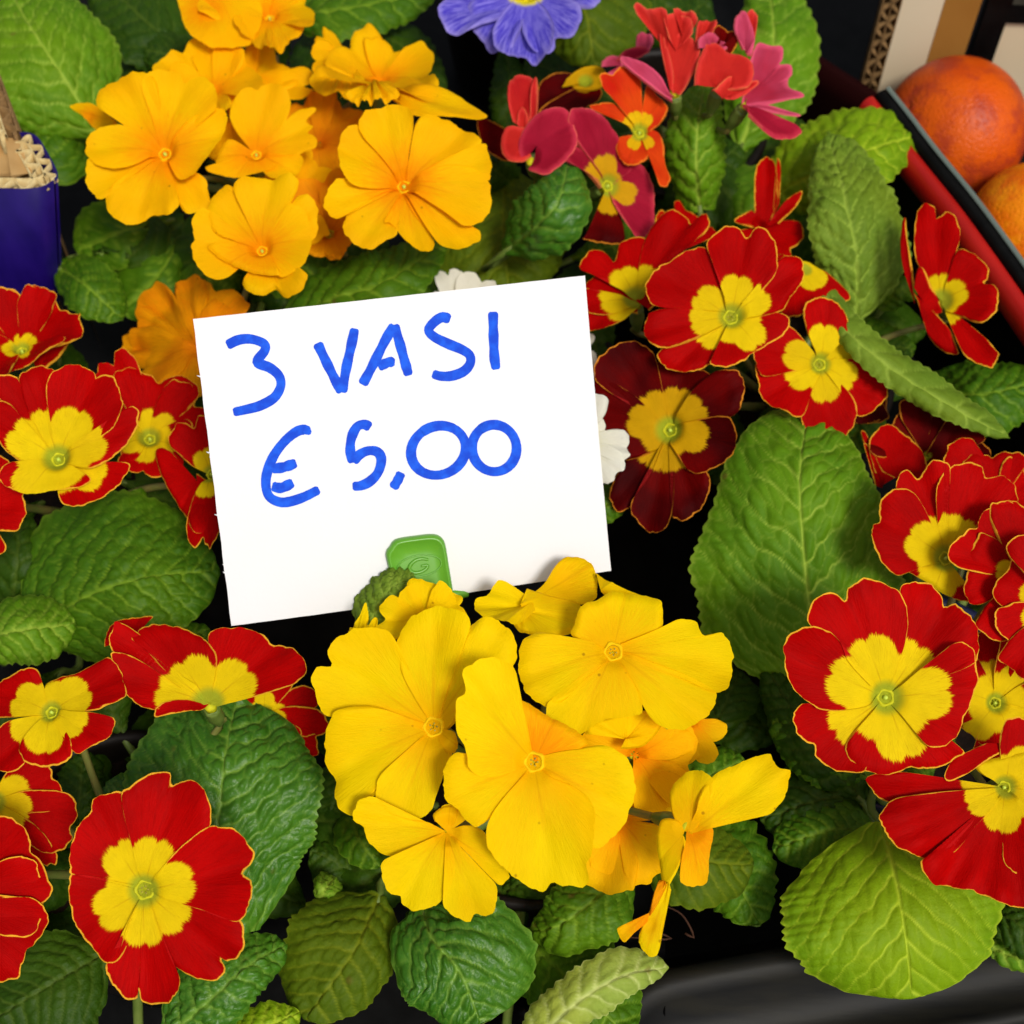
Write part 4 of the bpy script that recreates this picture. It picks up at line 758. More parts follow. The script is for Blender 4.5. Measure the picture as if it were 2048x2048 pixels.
Y = 'yellow'
flower(Y, 1380, 1440, .128, (.2, .2), .2, 'amber', [(1392, 1345, 34), (1430, 1490, 46), (1390, 1530, 46), (1330, 1500)], throat=None)
flower(Y, 1240, 1640, .130, (.05, .1), .1, 'amber', [(1200, 1780, 66, .02), (1330, 1740, 70, .02), (1160, 1700), (1300, 1560)], throat=None)
flower(Y, 1130, 1170, .153, (0, .5), .3, Y, [{'o': [(1060, 1190), (1090, 1165), (1120, 1120), (1150, 1112), (1185, 1128), (1195, 1180), (1180, 1205), (1120, 1210)], 'b': (1075, 1195)}, {'o': [(1060, 1200), (1000, 1165), (975, 1190), (950, 1200), (960, 1230), (1030, 1260), (1070, 1230)], 'b': (1065, 1210)}, {'o': [(1055, 1180), (1110, 1195), (1160, 1210), (1165, 1250), (1120, 1270), (1050, 1270), (1020, 1240)], 'b': (1040, 1220)}, {'o': [(1190, 1150), (1225, 1175), (1300, 1200), (1320, 1240), (1250, 1240)], 'b': (1200, 1190)}], throat=None)
flower(Y, 850, 1250, .157, (-.1, .45), .25, Y, [(875, 1170, 56, .0), (790, 1215, 50), (760, 1240, 50), (920, 1210, 50), {'o': [(700, 1275), (722, 1240), (735, 1213), (740, 1240), (738, 1275)], 'b': (715, 1290)}, {'o': [(735, 1270), (752, 1243), (760, 1250), (758, 1275)], 'b': (745, 1290)}], throat=None)
flower(Y, 1270, 1510, .140, (.15, .1), .15, 'amber', [(1385, 1530, 84, .06), (1340, 1610, 66, .02), (1290, 1430, 60), (1190, 1440, 60), (1370, 1450, 50)], throat=None)
flower(Y, 1340, 1440, .150, (0, .3), .1, Y, [{'o': [(1170, 1470), (1180, 1445), (1260, 1425), (1310, 1420), (1330, 1440), (1290, 1490), (1240, 1500)], 'b': (1250, 1480)}], throat=None, stalk=False)
flower(Y, 896, 1664, .156, (0, .22), .12, Y, [
 T('z', (550, 1160), (540, 1100), (580, 1080), (640, 1130), (600, 1170), b=(892, 1663)),
 T('z', (540, 1180), (500, 1150), (430, 1140), (340, 1110), (300, 1055), (240, 1060), (205, 1130), (245, 1170), (270, 1230), (330, 1275), (400, 1280), (470, 1260), (530, 1210), b=(892, 1663)),
 T('z', (600, 1200), (650, 1260), (720, 1340), (770, 1390), (808, 1360), (790, 1310), (765, 1280), (740, 1220), (690, 1170), (640, 1160), (600, 1170), b=(892, 1663)),
 T('z', (550, 1200), (470, 1260), (360, 1280), (320, 1310), (325, 1370), (350, 1425), (388, 1430), (395, 1465), (440, 1488), (500, 1480), (560, 1440), (590, 1370), (590, 1300), (575, 1230), b=(892, 1663)),
 T('z', (580, 1220), (600, 1310), (590, 1380), (555, 1440), (570, 1490), (650, 1535), (672, 1505), (720, 1510), (755, 1480), (758, 1390), (700, 1340), (640, 1270), (600, 1210), b=(892, 1663)),
 {'o': [(870, 1650), (868, 1635), (890, 1620), (915, 1622), (912, 1645), (895, 1660)], 'b': (895, 1662), 'n': (0, .5)}], throat=None)
flower(Y, 867, 1454, .161, (-.05, .12), .08, Y, [
 T('z', (480, 760), (400, 720), (260, 700), (110, 740), (60, 660), (45, 590), (70, 550), (118, 540), (110, 490), (150, 430), (230, 400), (330, 405), (390, 480), (440, 640), (490, 740), b=(867, 1454)),
 T('z', (540, 750), (560, 640), (600, 520), (650, 400), (720, 355), (780, 380), (830, 440), (835, 510), (800, 570), (720, 600), (640, 670), (600, 760), (560, 800), b=(867, 1454)),
 T('z', (490, 740), (430, 640), (390, 560), (375, 460), (400, 390), (450, 340), (520, 315), (600, 325), (660, 370), (640, 460), (590, 590), (550, 720), b=(867, 1454)),
 T('z', (480, 800), (400, 760), (330, 710), (230, 700), (150, 720), (115, 770), (95, 880), (100, 940), (130, 980), (135, 1050), (170, 1110), (210, 1120), (240, 1060), (300, 1040), (390, 940), (480, 840), b=(867, 1454)),
 T('z', (490, 820), (420, 880), (350, 930), (310, 980), (302, 1050), (340, 1105), (400, 1130), (470, 1130), (510, 1100), (525, 1060), (560, 960), (590, 880), (560, 820), b=(867, 1454)),
 T('z', (550, 790), (600, 800), (612, 860), (580, 885), (550, 850), b=(867, 1454))], throat='thrum')
flower(Y, 1226, 1304, .165, (.05, .25), .08, Y, [
 T('z', (1220, 460), (1260, 450), (1330, 430), (1395, 400), (1402, 330), (1385, 285), (1300, 262), (1200, 255), (1150, 290), (1090, 310), (1060, 380), (1050, 425), (1110, 450), (1170, 480), b=(1226, 1304)),
 T('z', (1250, 500), (1340, 550), (1480, 600), (1590, 650), (1640, 640), (1670, 560), (1665, 480), (1630, 420), (1560, 430), (1530, 380), (1470, 365), (1400, 395), (1320, 430), (1240, 460), b=(1226, 1304)),
 T('z', (1230, 530), (1290, 620), (1320, 700), (1360, 760), (1430, 795), (1510, 780), (1580, 730), (1602, 680), (1590, 640), (1480, 580), (1350, 530), (1250, 490), b=(1226, 1304)),
 T('z', (1190, 530), (1080, 600), (980, 670), (948, 710), (955, 770), (1000, 805), (1080, 815), (1160, 760), (1300, 740), (1318, 700), (1300, 640), (1240, 540), b=(1226, 1304)),
 T('z', (1170, 480), (1100, 450), (1000, 430), (920, 420), (860, 450), (845, 540), (870, 640), (940, 700), (1010, 690), (1080, 620), (1190, 530), b=(1226, 1304))], throat='thrum')
flower(Y, 1068, 1524, .173, (0, .1), .07, Y, [
 T('z', (890, 880), (880, 760), (850, 680), (900, 700), (960, 740), (1060, 790), (1110, 850), (1000, 890), (930, 905), b=(1068, 1524), m='amber'),
 T('z', (930, 890), (1020, 870), (1100, 860), (1170, 850), (1240, 880), (1280, 930), (1295, 1010), (1280, 1100), (1230, 1190), (1130, 1250), (1110, 1130), (1090, 1050), (1000, 990), (930, 950), b=(1068, 1524)),
 T('z', (870, 920), (800, 930), (680, 950), (640, 890), (600, 880), (565, 920), (553, 1000), (570, 1070), (610, 1100), (675, 1165), (760, 1110), (850, 1030), (890, 950), b=(1068, 1524)),
 T('z', (870, 960), (780, 1060), (730, 1140), (722, 1230), (760, 1290), (810, 1345), (880, 1390), (935, 1418), (975, 1380), (1030, 1395), (1090, 1395), (1115, 1370), (1105, 1310), (1125, 1250), (1135, 1130), (1120, 1060), (1060, 1010), (980, 980), (930, 940), b=(1068, 1524)),
 T('z', (890, 880), (880, 780), (850, 660), (835, 570), (800, 530), (740, 512), (670, 530), (630, 570), (640, 640), (608, 680), (605, 780), (640, 860), (655, 930), (690, 965), (760, 970), (840, 945), (880, 920), b=(1068, 1524))], throat='thrum')
# flower turned to the right, seen from its side
flower(Y, 1380, 1655, .158, (.5, 0), .1, Y, [{'o': [(1365, 1655), (1345, 1630), (1340, 1580), (1370, 1545), (1400, 1540), (1430, 1565), (1420, 1610), (1390, 1660)], 'b': (1378, 1670), 'n': (-.3, .3), 'm': 'yellow'},
   {'o': [(1370, 1660), (1355, 1640), (1325, 1640), (1315, 1680), (1320, 1730), (1335, 1775), (1355, 1750), (1372, 1700)], 'b': (1368, 1670), 'n': (-.4, .2)},
   {'o': [(1370, 1670), (1358, 1710), (1357, 1760), (1385, 1770), (1408, 1762), (1412, 1710), (1420, 1655), (1390, 1650)], 'b': (1375, 1660), 'n': (.2, 0), 'm': 'amber'},
   {'o': [(1385, 1670), (1390, 1600), (1420, 1555), (1470, 1530), (1530, 1510), (1545, 1535), (1570, 1548), (1568, 1585), (1530, 1632), (1470, 1635), (1420, 1650)], 'b': (1378, 1668), 'n': (.2, .3)}], throat=None, layer=1.6)
flower(Y, 1300, 1850, .150, (-.2, .2), .1, Y, [{'o': [(1330, 1770), (1300, 1820), (1278, 1870), (1282, 1895), (1296, 1912), (1315, 1908), (1328, 1850), (1342, 1780)], 'b': (1338, 1765)}, {'o': [(1290, 1830), (1260, 1850), (1236, 1855), (1240, 1875), (1250, 1884), (1270, 1865), (1295, 1845)], 'b': (1300, 1825), 'm': 'amber'}, {'o': [(1320, 1760), (1308, 1790), (1300, 1830), (1315, 1810), (1335, 1770)], 'b': (1330, 1760), 'm': 'wilt'}], throat=None, stalk=False)

# ---------------- the price card with its handwriting
card_c = [(386, 638), (463, 1252), (1223, 1142), (1170, 551)]
def carddepth(x, y): return .4475 * (1 + .040 * (x - 810) / 784 - .0 + .026 * (y - 900) / 600)
def cpt(x, y): return PD(x, y, carddepth(x, y))
Q = np.array([cpt(*c) for c in card_c]); cn = nrm(np.cross(Q[2] - Q[0], Q[3] - Q[1])); cn = cn if cn @ BK > 0 else -cn
Q[3] -= cn * ((Q[3] - Q[0]) @ cn)
c0 = Q[0]
def oncard(x, y, h=0.0):
    d = rays(np.array([x, y], float)); t = ((c0 - CAM) @ cn) / (d @ cn); u_, v_ = (x - 805) / 400, (y - 900) / 330
    return CAM + d * t + cn * (h + .0016 * (1 - u_ * u_) - .0009 * (1 - v_ * v_) * u_ - .0008 * max(0, u_ * -v_ - .35))
card_m = M('white_card'); ob_ = card_m.obj(); card_m.bump(card_m.noise(700, 4, ob_), .15, .0003)
card_m = card_m.fin(card_m.mix(card_m.noise(30, 3, ob_), (.70, .705, .72), (.675, .675, .675)), .55, .4)
INK = M('blue_marker_ink'); oi = INK.obj(); INK = INK.fin(INK.mix(INK.ramp(INK.noise(340, 5, oi), .35, .68), (.003, .052, .54), (.007, .098, .70)), .6, .12)
def cardpt(i, j, h, n=28, m=22):
    a_, b_ = i / n, j / m; tl, bl, br, tr_ = [np.array(c_, float) for c_ in card_c]; p_ = (tl * (1 - a_) + tr_ * a_) * (1 - b_) + (bl * (1 - a_) + br * a_) * b_
    e_ = .8 * math.sin(j * 1.7) * (i == 0) + .3 * math.sin(i * 2.3) * (j in (0, m))      # cut a little unevenly
    return oncard(p_[0] + e_, p_[1] + e_ * .5, h)
V = [cardpt(i, j, h) for h in (0, -.0006) for i in range(29) for j in range(23)]; g1 = grid(29, 23).tolist(); F = [tuple(f) for f in g1] + [tuple(k_ + 667 for k_ in f[::-1]) for f in g1]
bd = [i * 23 for i in range(29)] + [28 * 23 + j for j in range(1, 23)] + [i * 23 + 22 for i in range(27, -1, -1)] + [j for j in range(21, 0, -1)]
nb_ = len(V); V += [V[q] for q in bd] + [V[q + 667] for q in bd]; lb = len(bd); F += [(nb_ + q, nb_ + (q + 1) % lb, nb_ + lb + (q + 1) % lb, nb_ + lb + q) for q in range(lb)]
card = mesh('price_card', V, F, card_m, smooth=False); card.data.polygons.foreach_set('use_smooth', [True] * (2 * len(g1)) + [False] * len(bd))
tag(card, 'white price card reading 3 VASI € 5,00 in blue handwriting, held by the green clip', 'price card')
# torn fibres where the card was ripped along its left edge
for i, (fx, fy) in enumerate([(397, 753), (414, 905), (418, 915), (432, 1030), (446, 1130), (445, 1145)]):
    p0 = oncard(fx + 4, fy, -.0003); p1 = oncard(fx - 3 + i % 3 * 2, fy - 2, -.0002); tube('torn_fibre', [p0, (p0 + p1) / 2 + cn * .0002, p1], [.0003, .00018, .0001], card_m, card, 6, 5)
def stroke(strokes, w=19.5, hh=.00012):
    V = []; F = []
    for s in strokes:
        ww = w
        if isinstance(s, tuple): s, ww = s
        pts = np.array(s, float) * .4555 + [380, 530]
        n = max(10, int(np.linalg.norm(np.diff(pts, axis=0), axis=1).sum() / 3)); c = cr(pts, n); T = np.gradient(c, axis=0); T /= np.linalg.norm(T, axis=1)[:, None]
        N = np.stack([-T[:, 1], T[:, 0]], 1); u = np.linspace(0, 1, n); L = np.arange(n) * 3.0
        half = ww / 2 * (1 + .06 * np.sin(u * 17 + ww) + RNG.normal(0, .012, n)); half *= np.sqrt(np.clip(1 - (np.maximum(0, 5 - L) / 6.5) ** 2, .2, 1)) * np.sqrt(np.clip(1 - (np.maximum(0, 5 - L[::-1]) / 6.5) ** 2, .2, 1))
        b = len(V)
        for i in range(n):
            for k in (-1, 1): V.append(oncard(*(c[i] + N[i] * half[i] * k), hh))
        F += [(b + 2 * i, b + 2 * i + 1, b + 2 * i + 3, b + 2 * i + 2) for i in range(n - 1)]
        hh += .00004
    return V, F
def ell(cx, cy, rx, ry, a0, rot, over=25):
    a = np.radians(np.linspace(a0, a0 - 360 - over, 40)); r_ = math.radians(rot); x = rx * np.cos(a); y = -ry * np.sin(a)
    return np.stack([cx + x * math.cos(r_) - y * math.sin(r_), cy + x * math.sin(r_) + y * math.cos(r_)], 1).tolist()
WR = [
 ('handwritten_digit', [[(162, 352), (215, 328), (270, 325), (325, 345), (328, 375), (296, 425), (350, 450), (390, 485), (398, 530), (370, 580), (310, 615), (250, 632), (190, 645)]]),
 ('handwritten_letter', [[(558, 342), (600, 430), (640, 510), (664, 558)], [(666, 558), (685, 450), (705, 360), (722, 278)]]),
 ('handwritten_letter', [[(755, 524), (800, 440), (850, 340), (893, 262)], [(893, 262), (915, 330), (940, 420), (958, 484)], ([(825, 447), (868, 426), (897, 426)], 20)]),
 ('handwritten_letter', [[(1140, 238), (1105, 229), (1070, 250), (1045, 285), (1070, 315), (1130, 345), (1190, 370), (1225, 395), (1228, 430), (1200, 465), (1150, 485), (1100, 487), (1062, 476)]]),
 ('handwritten_letter', [[(1328, 205), (1330, 300), (1334, 400), (1342, 458)]]),
 ('handwritten_euro_sign', [[(508, 742), (508, 722), (470, 728), (415, 772), (365, 840), (336, 920), (335, 980), (352, 1018), (395, 1038), (440, 1035), (500, 1015), (566, 982)], ([(358, 892), (410, 885), (466, 866)], 21), ([(360, 968), (400, 975), (452, 952)], 21)]),
 ('handwritten_digit', [[(790, 712), (765, 698), (732, 708), (708, 755), (702, 810), (712, 866)], [(714, 862), (740, 832), (780, 813), (820, 818), (838, 850), (825, 905), (790, 945), (750, 965), (712, 968)]]),
 ('handwritten_comma', [[(926, 908), (910, 942), (888, 978)]]),
 ('handwritten_digit', [ell(1088, 812, 122, 106, 110, -22)]),
 ('handwritten_digit', [ell(1334, 803, 98, 103, 120, -12)]),
]
for nm, st in WR:
    V, F = stroke(st); o = mesh(nm, V, F, INK, card, smooth=False)

# ---------------- green clip holding the card, on a stake in the middle pot
CLIP = simple('green_clip_plastic', (.11, .34, .022), .32, .4, 60, (.10, .31, .02))
root = P(850, 1200, .10); ce = empty('card_clip', root.tolist())
tag(ce, 'green plastic clip with an oval letter emblem pinching the bottom of the price card', 'card clip')
out = cr([(778, 1090), (790, 1076), (830, 1069), (862, 1066), (878, 1070), (888, 1084), (896, 1130), (905, 1190), (902, 1215), (795, 1222), (786, 1200), (777, 1140), (770, 1104)], 61, True)[:-1]
cen = np.array([838.0, 1140.0])
rings = [(1.0, -.0002), (1.0, .0012), (.975, .0021), (.93, .0026), (.88, .0028), (.86, .0024), (.5, .0024), (.15, .0024)]
V = [oncard(*(cen + (p - cen) * s), h) for s, h in rings for p in out]; k = len(out)
F = [(i * k + j, i * k + (j + 1) % k, (i + 1) * k + (j + 1) % k, (i + 1) * k + j) for i in range(len(rings) - 1) for j in range(k)] + [tuple((len(rings) - 1) * k + j for j in range(k))]
mesh('clip_jaw', V, F, CLIP, ce)
V = [oncard(*(cen + (p - cen) * s), h) for s, h in [(.98, -.0008), (.98, -.003), (.9, -.0034)] for p in out]
F = [(i * k + j, i * k + (j + 1) % k, (i + 1) * k + (j + 1) % k, (i + 1) * k + j) for i in range(2) for j in range(k)] + [tuple(2 * k + j for j in range(k))[::-1]]
mesh('clip_back_jaw', V, F, CLIP, ce)
def rot(x, y, a=-9): c, s = math.cos(math.radians(a)), math.sin(math.radians(a)); return (836 + x * c - y * s, 1127 + x * s + y * c)
em = tube('emblem_ring', [oncard(*rot(44 * math.cos(t), 21 * math.sin(t)), .0025) for t in np.linspace(0, 2 * math.pi, 40)], .00026, CLIP, ce, 90, 6, False)
gp = [(19, -9), (8, -13), (-6, -12), (-18, -4), (-20, 5), (-12, 12), (2, 12), (13, 7), (16, 1), (3, 1)]
tube('emblem_letter', [oncard(*rot(*p), .0025) for p in gp], [.00045, .00055, .0006, .0006, .0005, .0004], CLIP, ce, 60, 6)
tube('hinge_pin', [oncard(880, 1192, -.0012), oncard(925, 1186, -.0012), oncard(936, 1185, -.0012)], [.0019, .0019, .0012], CLIP, ce, 10, 14)
tube('clip_stake', [oncard(850, 1190, -.002), oncard(850, 1225, -.002), P(880, 1330, .07)], [.0028, .002, .0018], CLIP, ce, 10, 8)

# ---------------- blue printed fruit box at the left
KRAFT = simple('kraft_cardboard', (.42, .26, .10), .8, .2, 90, (.32, .18, .06), .0004)
KRAFTL = simple('pale_kraft_edge', (.60, .48, .24), .85, .2, 400, (.48, .34, .14), .0006)
KRAFTD = simple('brown_kraft_edge', (.24, .14, .055), .85, .2, 400, (.14, .08, .03), .0006)
NAVY = simple('navy_printed_board', (.006, .001, .085), .42, .22, 45, (.012, .003, .12), .0003, (3, 3, .6))
WPR = simple('white_print', (.75, .77, .85), .5)
def wallpath(path_px, z, n): return atz(cr(np.array(path_px, float), n), z)
def sheet(name, top, z1, off, mat, parent, low=None):
    """upright sheet of board below a path: offset sideways by off, down to z1 (or to the line low)"""
    T = np.gradient(top, axis=0); T[:, 2] = 0; T /= np.linalg.norm(T, axis=1)[:, None]; Nn = np.stack([T[:, 1], -T[:, 0], 0 * T[:, 0]], 1)
    a = top + Nn * off; b = a.copy() if low is None else low + Nn * off
    if low is None: b[:, 2] = z1
    a2 = a + Nn * .0005; b2 = b + Nn * .0005; n = len(a)
    V = np.vstack([a, b, a2, b2]); F = []
    for i in range(n - 1): F += [(i, i + 1, n + i + 1, n + i), (2 * n + i, 3 * n + i, 3 * n + i + 1, 2 * n + i + 1), (i, 2 * n + i, 2 * n + i + 1, i + 1)]
    return mesh(name, V, F, mat, parent)
def flute(name, top, z1, o0, o1, pitch, mat, parent):
    L = np.r_[0, np.cumsum(np.linalg.norm(np.diff(top, axis=0), axis=1))]; n = int(L[-1] / pitch * 10); u = np.linspace(0, L[-1], n)
    c = np.stack([np.interp(u, L, top[:, j]) for j in range(3)], 1); T = np.gradient(c, axis=0); T[:, 2] = 0; T /= np.linalg.norm(T, axis=1)[:, None] + 1e-12; Nn = np.stack([T[:, 1], -T[:, 0], 0 * T[:, 0]], 1)
    w_ = (o0 + o1) / 2 + (o1 - o0) / 2 * np.sin(u / pitch * 2 * math.pi) * (1 + RNG.normal(0, .06, n)); a = c + Nn * w_[:, None]; a[:, 2] -= .0003; a2 = a + Nn * .0005
    b = a.copy(); b[:, 2] = z1; b2 = a2.copy(); b2[:, 2] = z1; V = np.vstack([a, b, a2, b2]); F = []
    for i in range(n - 1): F += [(i, i + 1, n + i + 1, n + i), (2 * n + i, 3 * n + i, 3 * n + i + 1, 2 * n + i + 1), (i, 2 * n + i, 2 * n + i + 1, i + 1)]
    return mesh(name, V, F, mat, parent)
zb = .150
bb = empty('fruit_box', P(40, 380, .01).tolist())
tag(bb, 'navy blue printed cardboard fruit box corner with bare corrugated edges, at the left edge', 'cardboard box')
front = wallpath([(-160, 378), (-60, 378), (0, 376), (50, 377), (85, 372), (106, 360)], zb, 60)
fl0 = wallpath([(-140, 640), (-50, 640), (12, 638), (62, 636), (97, 628), (118, 600)], zb - .086, 60)
sheet('front_panel', front, .03, .0000, NAVY, bb, fl0); sheet('inner_liner', front, zb - .010, -.0046, KRAFTL, bb); flute('corrugation', front, zb - .003, -.0043, -.0006, .0080, KRAFTL, bb)
side = wallpath([(108, 358), (112, 345), (92, 305), (72, 275), (50, 266), (30, 268)], zb, 60)
sl0 = wallpath([(119, 598), (123, 580), (104, 540), (84, 505), (60, 490), (40, 490)], zb - .086, 60)
sheet('side_panel', side, .03, .0, NAVY, bb, sl0); sheet('inner_liner', side, zb - .008, -.0040, KRAFTL, bb); sheet('inner_liner', side, zb - .008, -.0082, KRAFTL, bb)
flute('corrugation', side, zb - .003, -.0037, -.0003, .0074, KRAFTL, bb); flute('corrugation', side, zb - .005, -.0079, -.0043, .0074, KRAFTL, bb)
back = wallpath([(34, 262), (18, 215), (4, 172), (-14, 120)], zb + .004, 40)
sheet('back_panel', back, .03, .0, KRAFTD, bb); sheet('inner_liner', back, .05, -.0042, KRAFTL, bb); sheet('inner_liner', back, .05, -.009, KRAFTL, bb)
flute('corrugation', back, zb - .005, -.0040, -.0001, .0085, KRAFTD, bb); flute('corrugation', back, zb - .005, -.0088, -.0044, .0085, KRAFTL, bb)
# corner fold of bare board filling the corner
cv = [P(34, 278, zb - .002), P(70, 344, zb - .006), P(20, 352, zb - .006), P(-80, 352, zb - .008), P(-60, 270, zb - .004)]
mesh('corner_flap', cv + [c_ - np.array([0, 0, .004]) for c_ in cv], [(0, 1, 2, 3, 4)] + [(i, (i + 1) % 5, (i + 1) % 5 + 5, i + 5) for i in range(5)], KRAFT, bb, smooth=False)
fa, fb = P(10, 276, zb + .001), P(22, 352, zb - .001)
mesh('corner_flap', [fa, P(34, 276, zb), P(66, 346, zb - .003), fb, fa - [0, 0, .001], P(34, 276, zb - .001), P(66, 346, zb - .004), fb - [0, 0, .001]], [(0, 1, 2, 3), (4, 7, 6, 5), (0, 3, 7, 4), (1, 2, 6, 5)], KRAFT, bb, smooth=False)
# part of a white printed round letter on the blue face
pr_ = []
for t in np.linspace(0, 2 * math.pi, 49)[:-1]:
    for rr_ in (15, 27):
        x_, y_ = -18 + rr_ * math.cos(t), 546 + rr_ * math.sin(t) * 1.05; pr_.append(P(x_, y_, zb - .086 * (y_ - 377) / 262.5) + np.array([0, -.0014, .0008]))
mesh('printed_letter', pr_, [(2 * i, 2 * i + 1, (2 * i + 3) % 96, (2 * i + 2) % 96) for i in range(48)], WPR, bb)

# ---------------- red crate of blood oranges at the right
REDP = simple('red_crate_plastic', (.42, .008, .004), .4, .35, 60, (.32, .005, .003))
GREY = simple('grey_crate_film', (.12, .15, .13), .3, .5)
rcr = empty('fruit_crate', P(1950, 420, .0).tolist()); 
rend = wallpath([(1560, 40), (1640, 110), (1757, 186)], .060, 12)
tag(rcr, 'red crate with a black lined rim holding the blood oranges, at the right edge', 'crate')
zr = .112
def rail(name, path, prof, mat, parent, close=False):
    """sweep a profile (sideways, up) along an upright-held path"""
    T = np.gradient(path, axis=0); T[:, 2] = 0; T /= np.linalg.norm(T, axis=1)[:, None]; Nn = np.stack([T[:, 1], -T[:, 0], 0 * T[:, 0]], 1)
    k = len(prof); V = np.concatenate([[p + n_ * a_ + np.array([0, 0, b_]) for a_, b_ in prof] for p, n_ in zip(path, Nn)]); n = len(path)
    F = [(i * k + j, i * k + j + 1, (i + 1) * k + j + 1, (i + 1) * k + j) for i in range(n - 1) for j in range(k - 1)]
    return mesh(name, V, F, mat, parent)
rp = wallpath([(1757, 186), (1800, 240), (1850, 306), (1930, 405), (2000, 500), (2060, 585), (2150, 715)], zr, 40)
# path runs away -> near; Nn points to the left-front? side chosen by sign below
sgn = 1 if (np.cross([0, 0, 1.0], rp[1] - rp[0]) @ np.array([-1, 0, 0])) < 0 else -1
def sp_(pr): return [(a_ * sgn, b_) for a_, b_ in pr]
rail('crate_wall', rp, sp_([(.0030, -.015), (.0055, -.0125), (.0074, -.010), (.0080, -.007), (.0074, -.0035), (.0060, -.0012), (.0042, -.0003), (.0024, -.0006), (.0014, -.0018), (.0010, -.012)]), REDP, rcr)
rail('crate_liner', rp, sp_([(.0008, -.09), (.0004, -.004), (.0002, .0006), (-.0030, .0008), (-.0034, -.09)]), BLK, rcr)
rail('liner_edge', rp, sp_([(-.0030, .0010), (-.0034, .0016), (-.0046, .0016), (-.0050, .0008), (-.0050, -.02)]), GREY, rcr)
rail('crate_end', rend, sp_([(.0005, -.05), (.006, -.01), (.004, .0), (.0, .0), (-.002, -.05)]), simple('shaded_crate_red', (.012, .001, .001), .8, .05), rcr)  # dim end of the red crate, its shade put into the colour
cbq = [P(1700, 150, .02), P(2150, 760, .02), P(2500, 500, .02), P(2300, -50, .02)]
box8('crate_floor', [c_ - np.array([0, 0, .003]) for c_ in cbq] + cbq, BLK, rcr)

def orange(px, py, rad, depth, cols, label, spin):
    m = M('orange_peel'); ob = m.obj(); n1 = m.noise(19, 3, ob); n2 = m.noise(60, 5, ob, .65); mp = m.new('Mapping'); mp.inputs['Rotation'].default_value = spin; m.link(ob, mp.inputs[0])
    c = m.mix(m.ramp(n1, .36, .62), cols[0], cols[1]); c = m.mix(m.math('MULTIPLY', m.ramp(n2, .42, .62), .75), c, cols[2])
    vo = m.new('TexVoronoi'); vo.inputs['Scale'].default_value = 620; m.link(ob, vo.inputs['Vector'])
    m.bump(m.math('ADD', m.ramp(vo.outputs['Distance'], .0, .6), m.math('MULTIPLY', n2, .7)), .32, .0007); 
    mt = m.fin(c, .45, .22)
    C = PD(px, py, depth); n, k = 48, 72; V = []
    rx = Matrix.Rotation(spin[0], 3, 'X') @ Matrix.Rotation(spin[1], 3, 'Y')
    for i in range(n + 1):
        a = math.pi * i / n
        for j in range(k):
            b = 2 * math.pi * j / k; d = Vector((math.sin(a) * math.cos(b), math.sin(a) * math.sin(b), math.cos(a) * .93))
            rr = rad * (1 - .07 * math.exp(-(a / .16) ** 2) + .008 * math.sin(b * 3 + a * 2) + .006 * math.cos(b * 8) * math.exp(-(a / .5) ** 2)); v = rx @ (d * rr); V.append((C[0] + v.x, C[1] + v.y, C[2] + v.z))
    F = [(i * k + j, (i + 1) * k + j, (i + 1) * k + (j + 1) % k, i * k + (j + 1) % k) for i in range(n) for j in range(k)]
    o = mesh('orange', V, F, mt)
    tag(o, label, 'orange', 'oranges in the red crate')
    p = C + np.array(rx @ Vector((0, 0, rad * .875))); q = C + np.array(rx @ Vector((0, 0, rad * .905)))
    tube('stem_button', [p, q], [.0022, .0016], KRAFTD, o, 4, 10)
orange(1908, 262, .0305, .655, ((.46, .030, .0005), (.60, .085, .001), (.30, .025, .012)), 'dark red blushed blood orange, the whole one nearest the cartons', (.3, 2.2, 0))
orange(2078, 468, .0290, .625, ((.78, .17, .001), (.82, .26, .002), (.66, .08, .001)), 'lighter golden orange cut by the right edge of the photo, below the dark red one', (-1.9, .2, 0))

# ---------------- cartons behind the oranges
CREAM = simple('cream_coated_board', (.72, .62, .44), .6, .3, 12, (.68, .57, .38))
TAN = simple('tan_cardboard', (.42, .20, .04), .75, .2, 14, (.30, .13, .02))
def upright(name, pxa, pxb, zbot, ztop, thick, mat, parent, z0=.03):
    """board standing upright on the line seen at picture points pxa..pxb at height zbot"""
    a, b = P(*pxa, z0), P(*pxb, z0); a[2] = b[2] = zbot; d = nrm(b - a); n_ = np.array([d[1], -d[0], 0]); n_ = n_ if n_[1] > 0 else -n_; u_ = np.array([0, 0, ztop - zbot])
    return box8(name, [a, b, b + n_ * thick, a + n_ * thick, a + u_, b + u_, b + n_ * thick + u_, a + n_ * thick + u_], mat, parent)
def zat(px, z0, y):
    """height above picture point px (at height z0) that is seen at picture row y"""
    a = P(*px, z0); lo, hi = z0, z0 + .4
    for _ in range(40):
        m_ = (lo + hi) / 2; d = np.array([a[0], a[1], m_]) - CAM; yy = 1024 - (d @ UP) / (d @ FW) / TF * 1024
        if yy > y: lo = m_
        else: hi = m_
    return lo
c1 = empty('carton', P(1800, 260, .0).tolist()); tag(c1, 'cream coated carton standing upright with a brown corrugated edge, behind the dark red orange', 'carton')
upright('front_panel', (1740, 236), (1818, 236), .03, .30, .0015, CREAM, c1)
upright('tan_panel', (1819, 236), (1886, 238), .03, .30, .0015, TAN, c1)
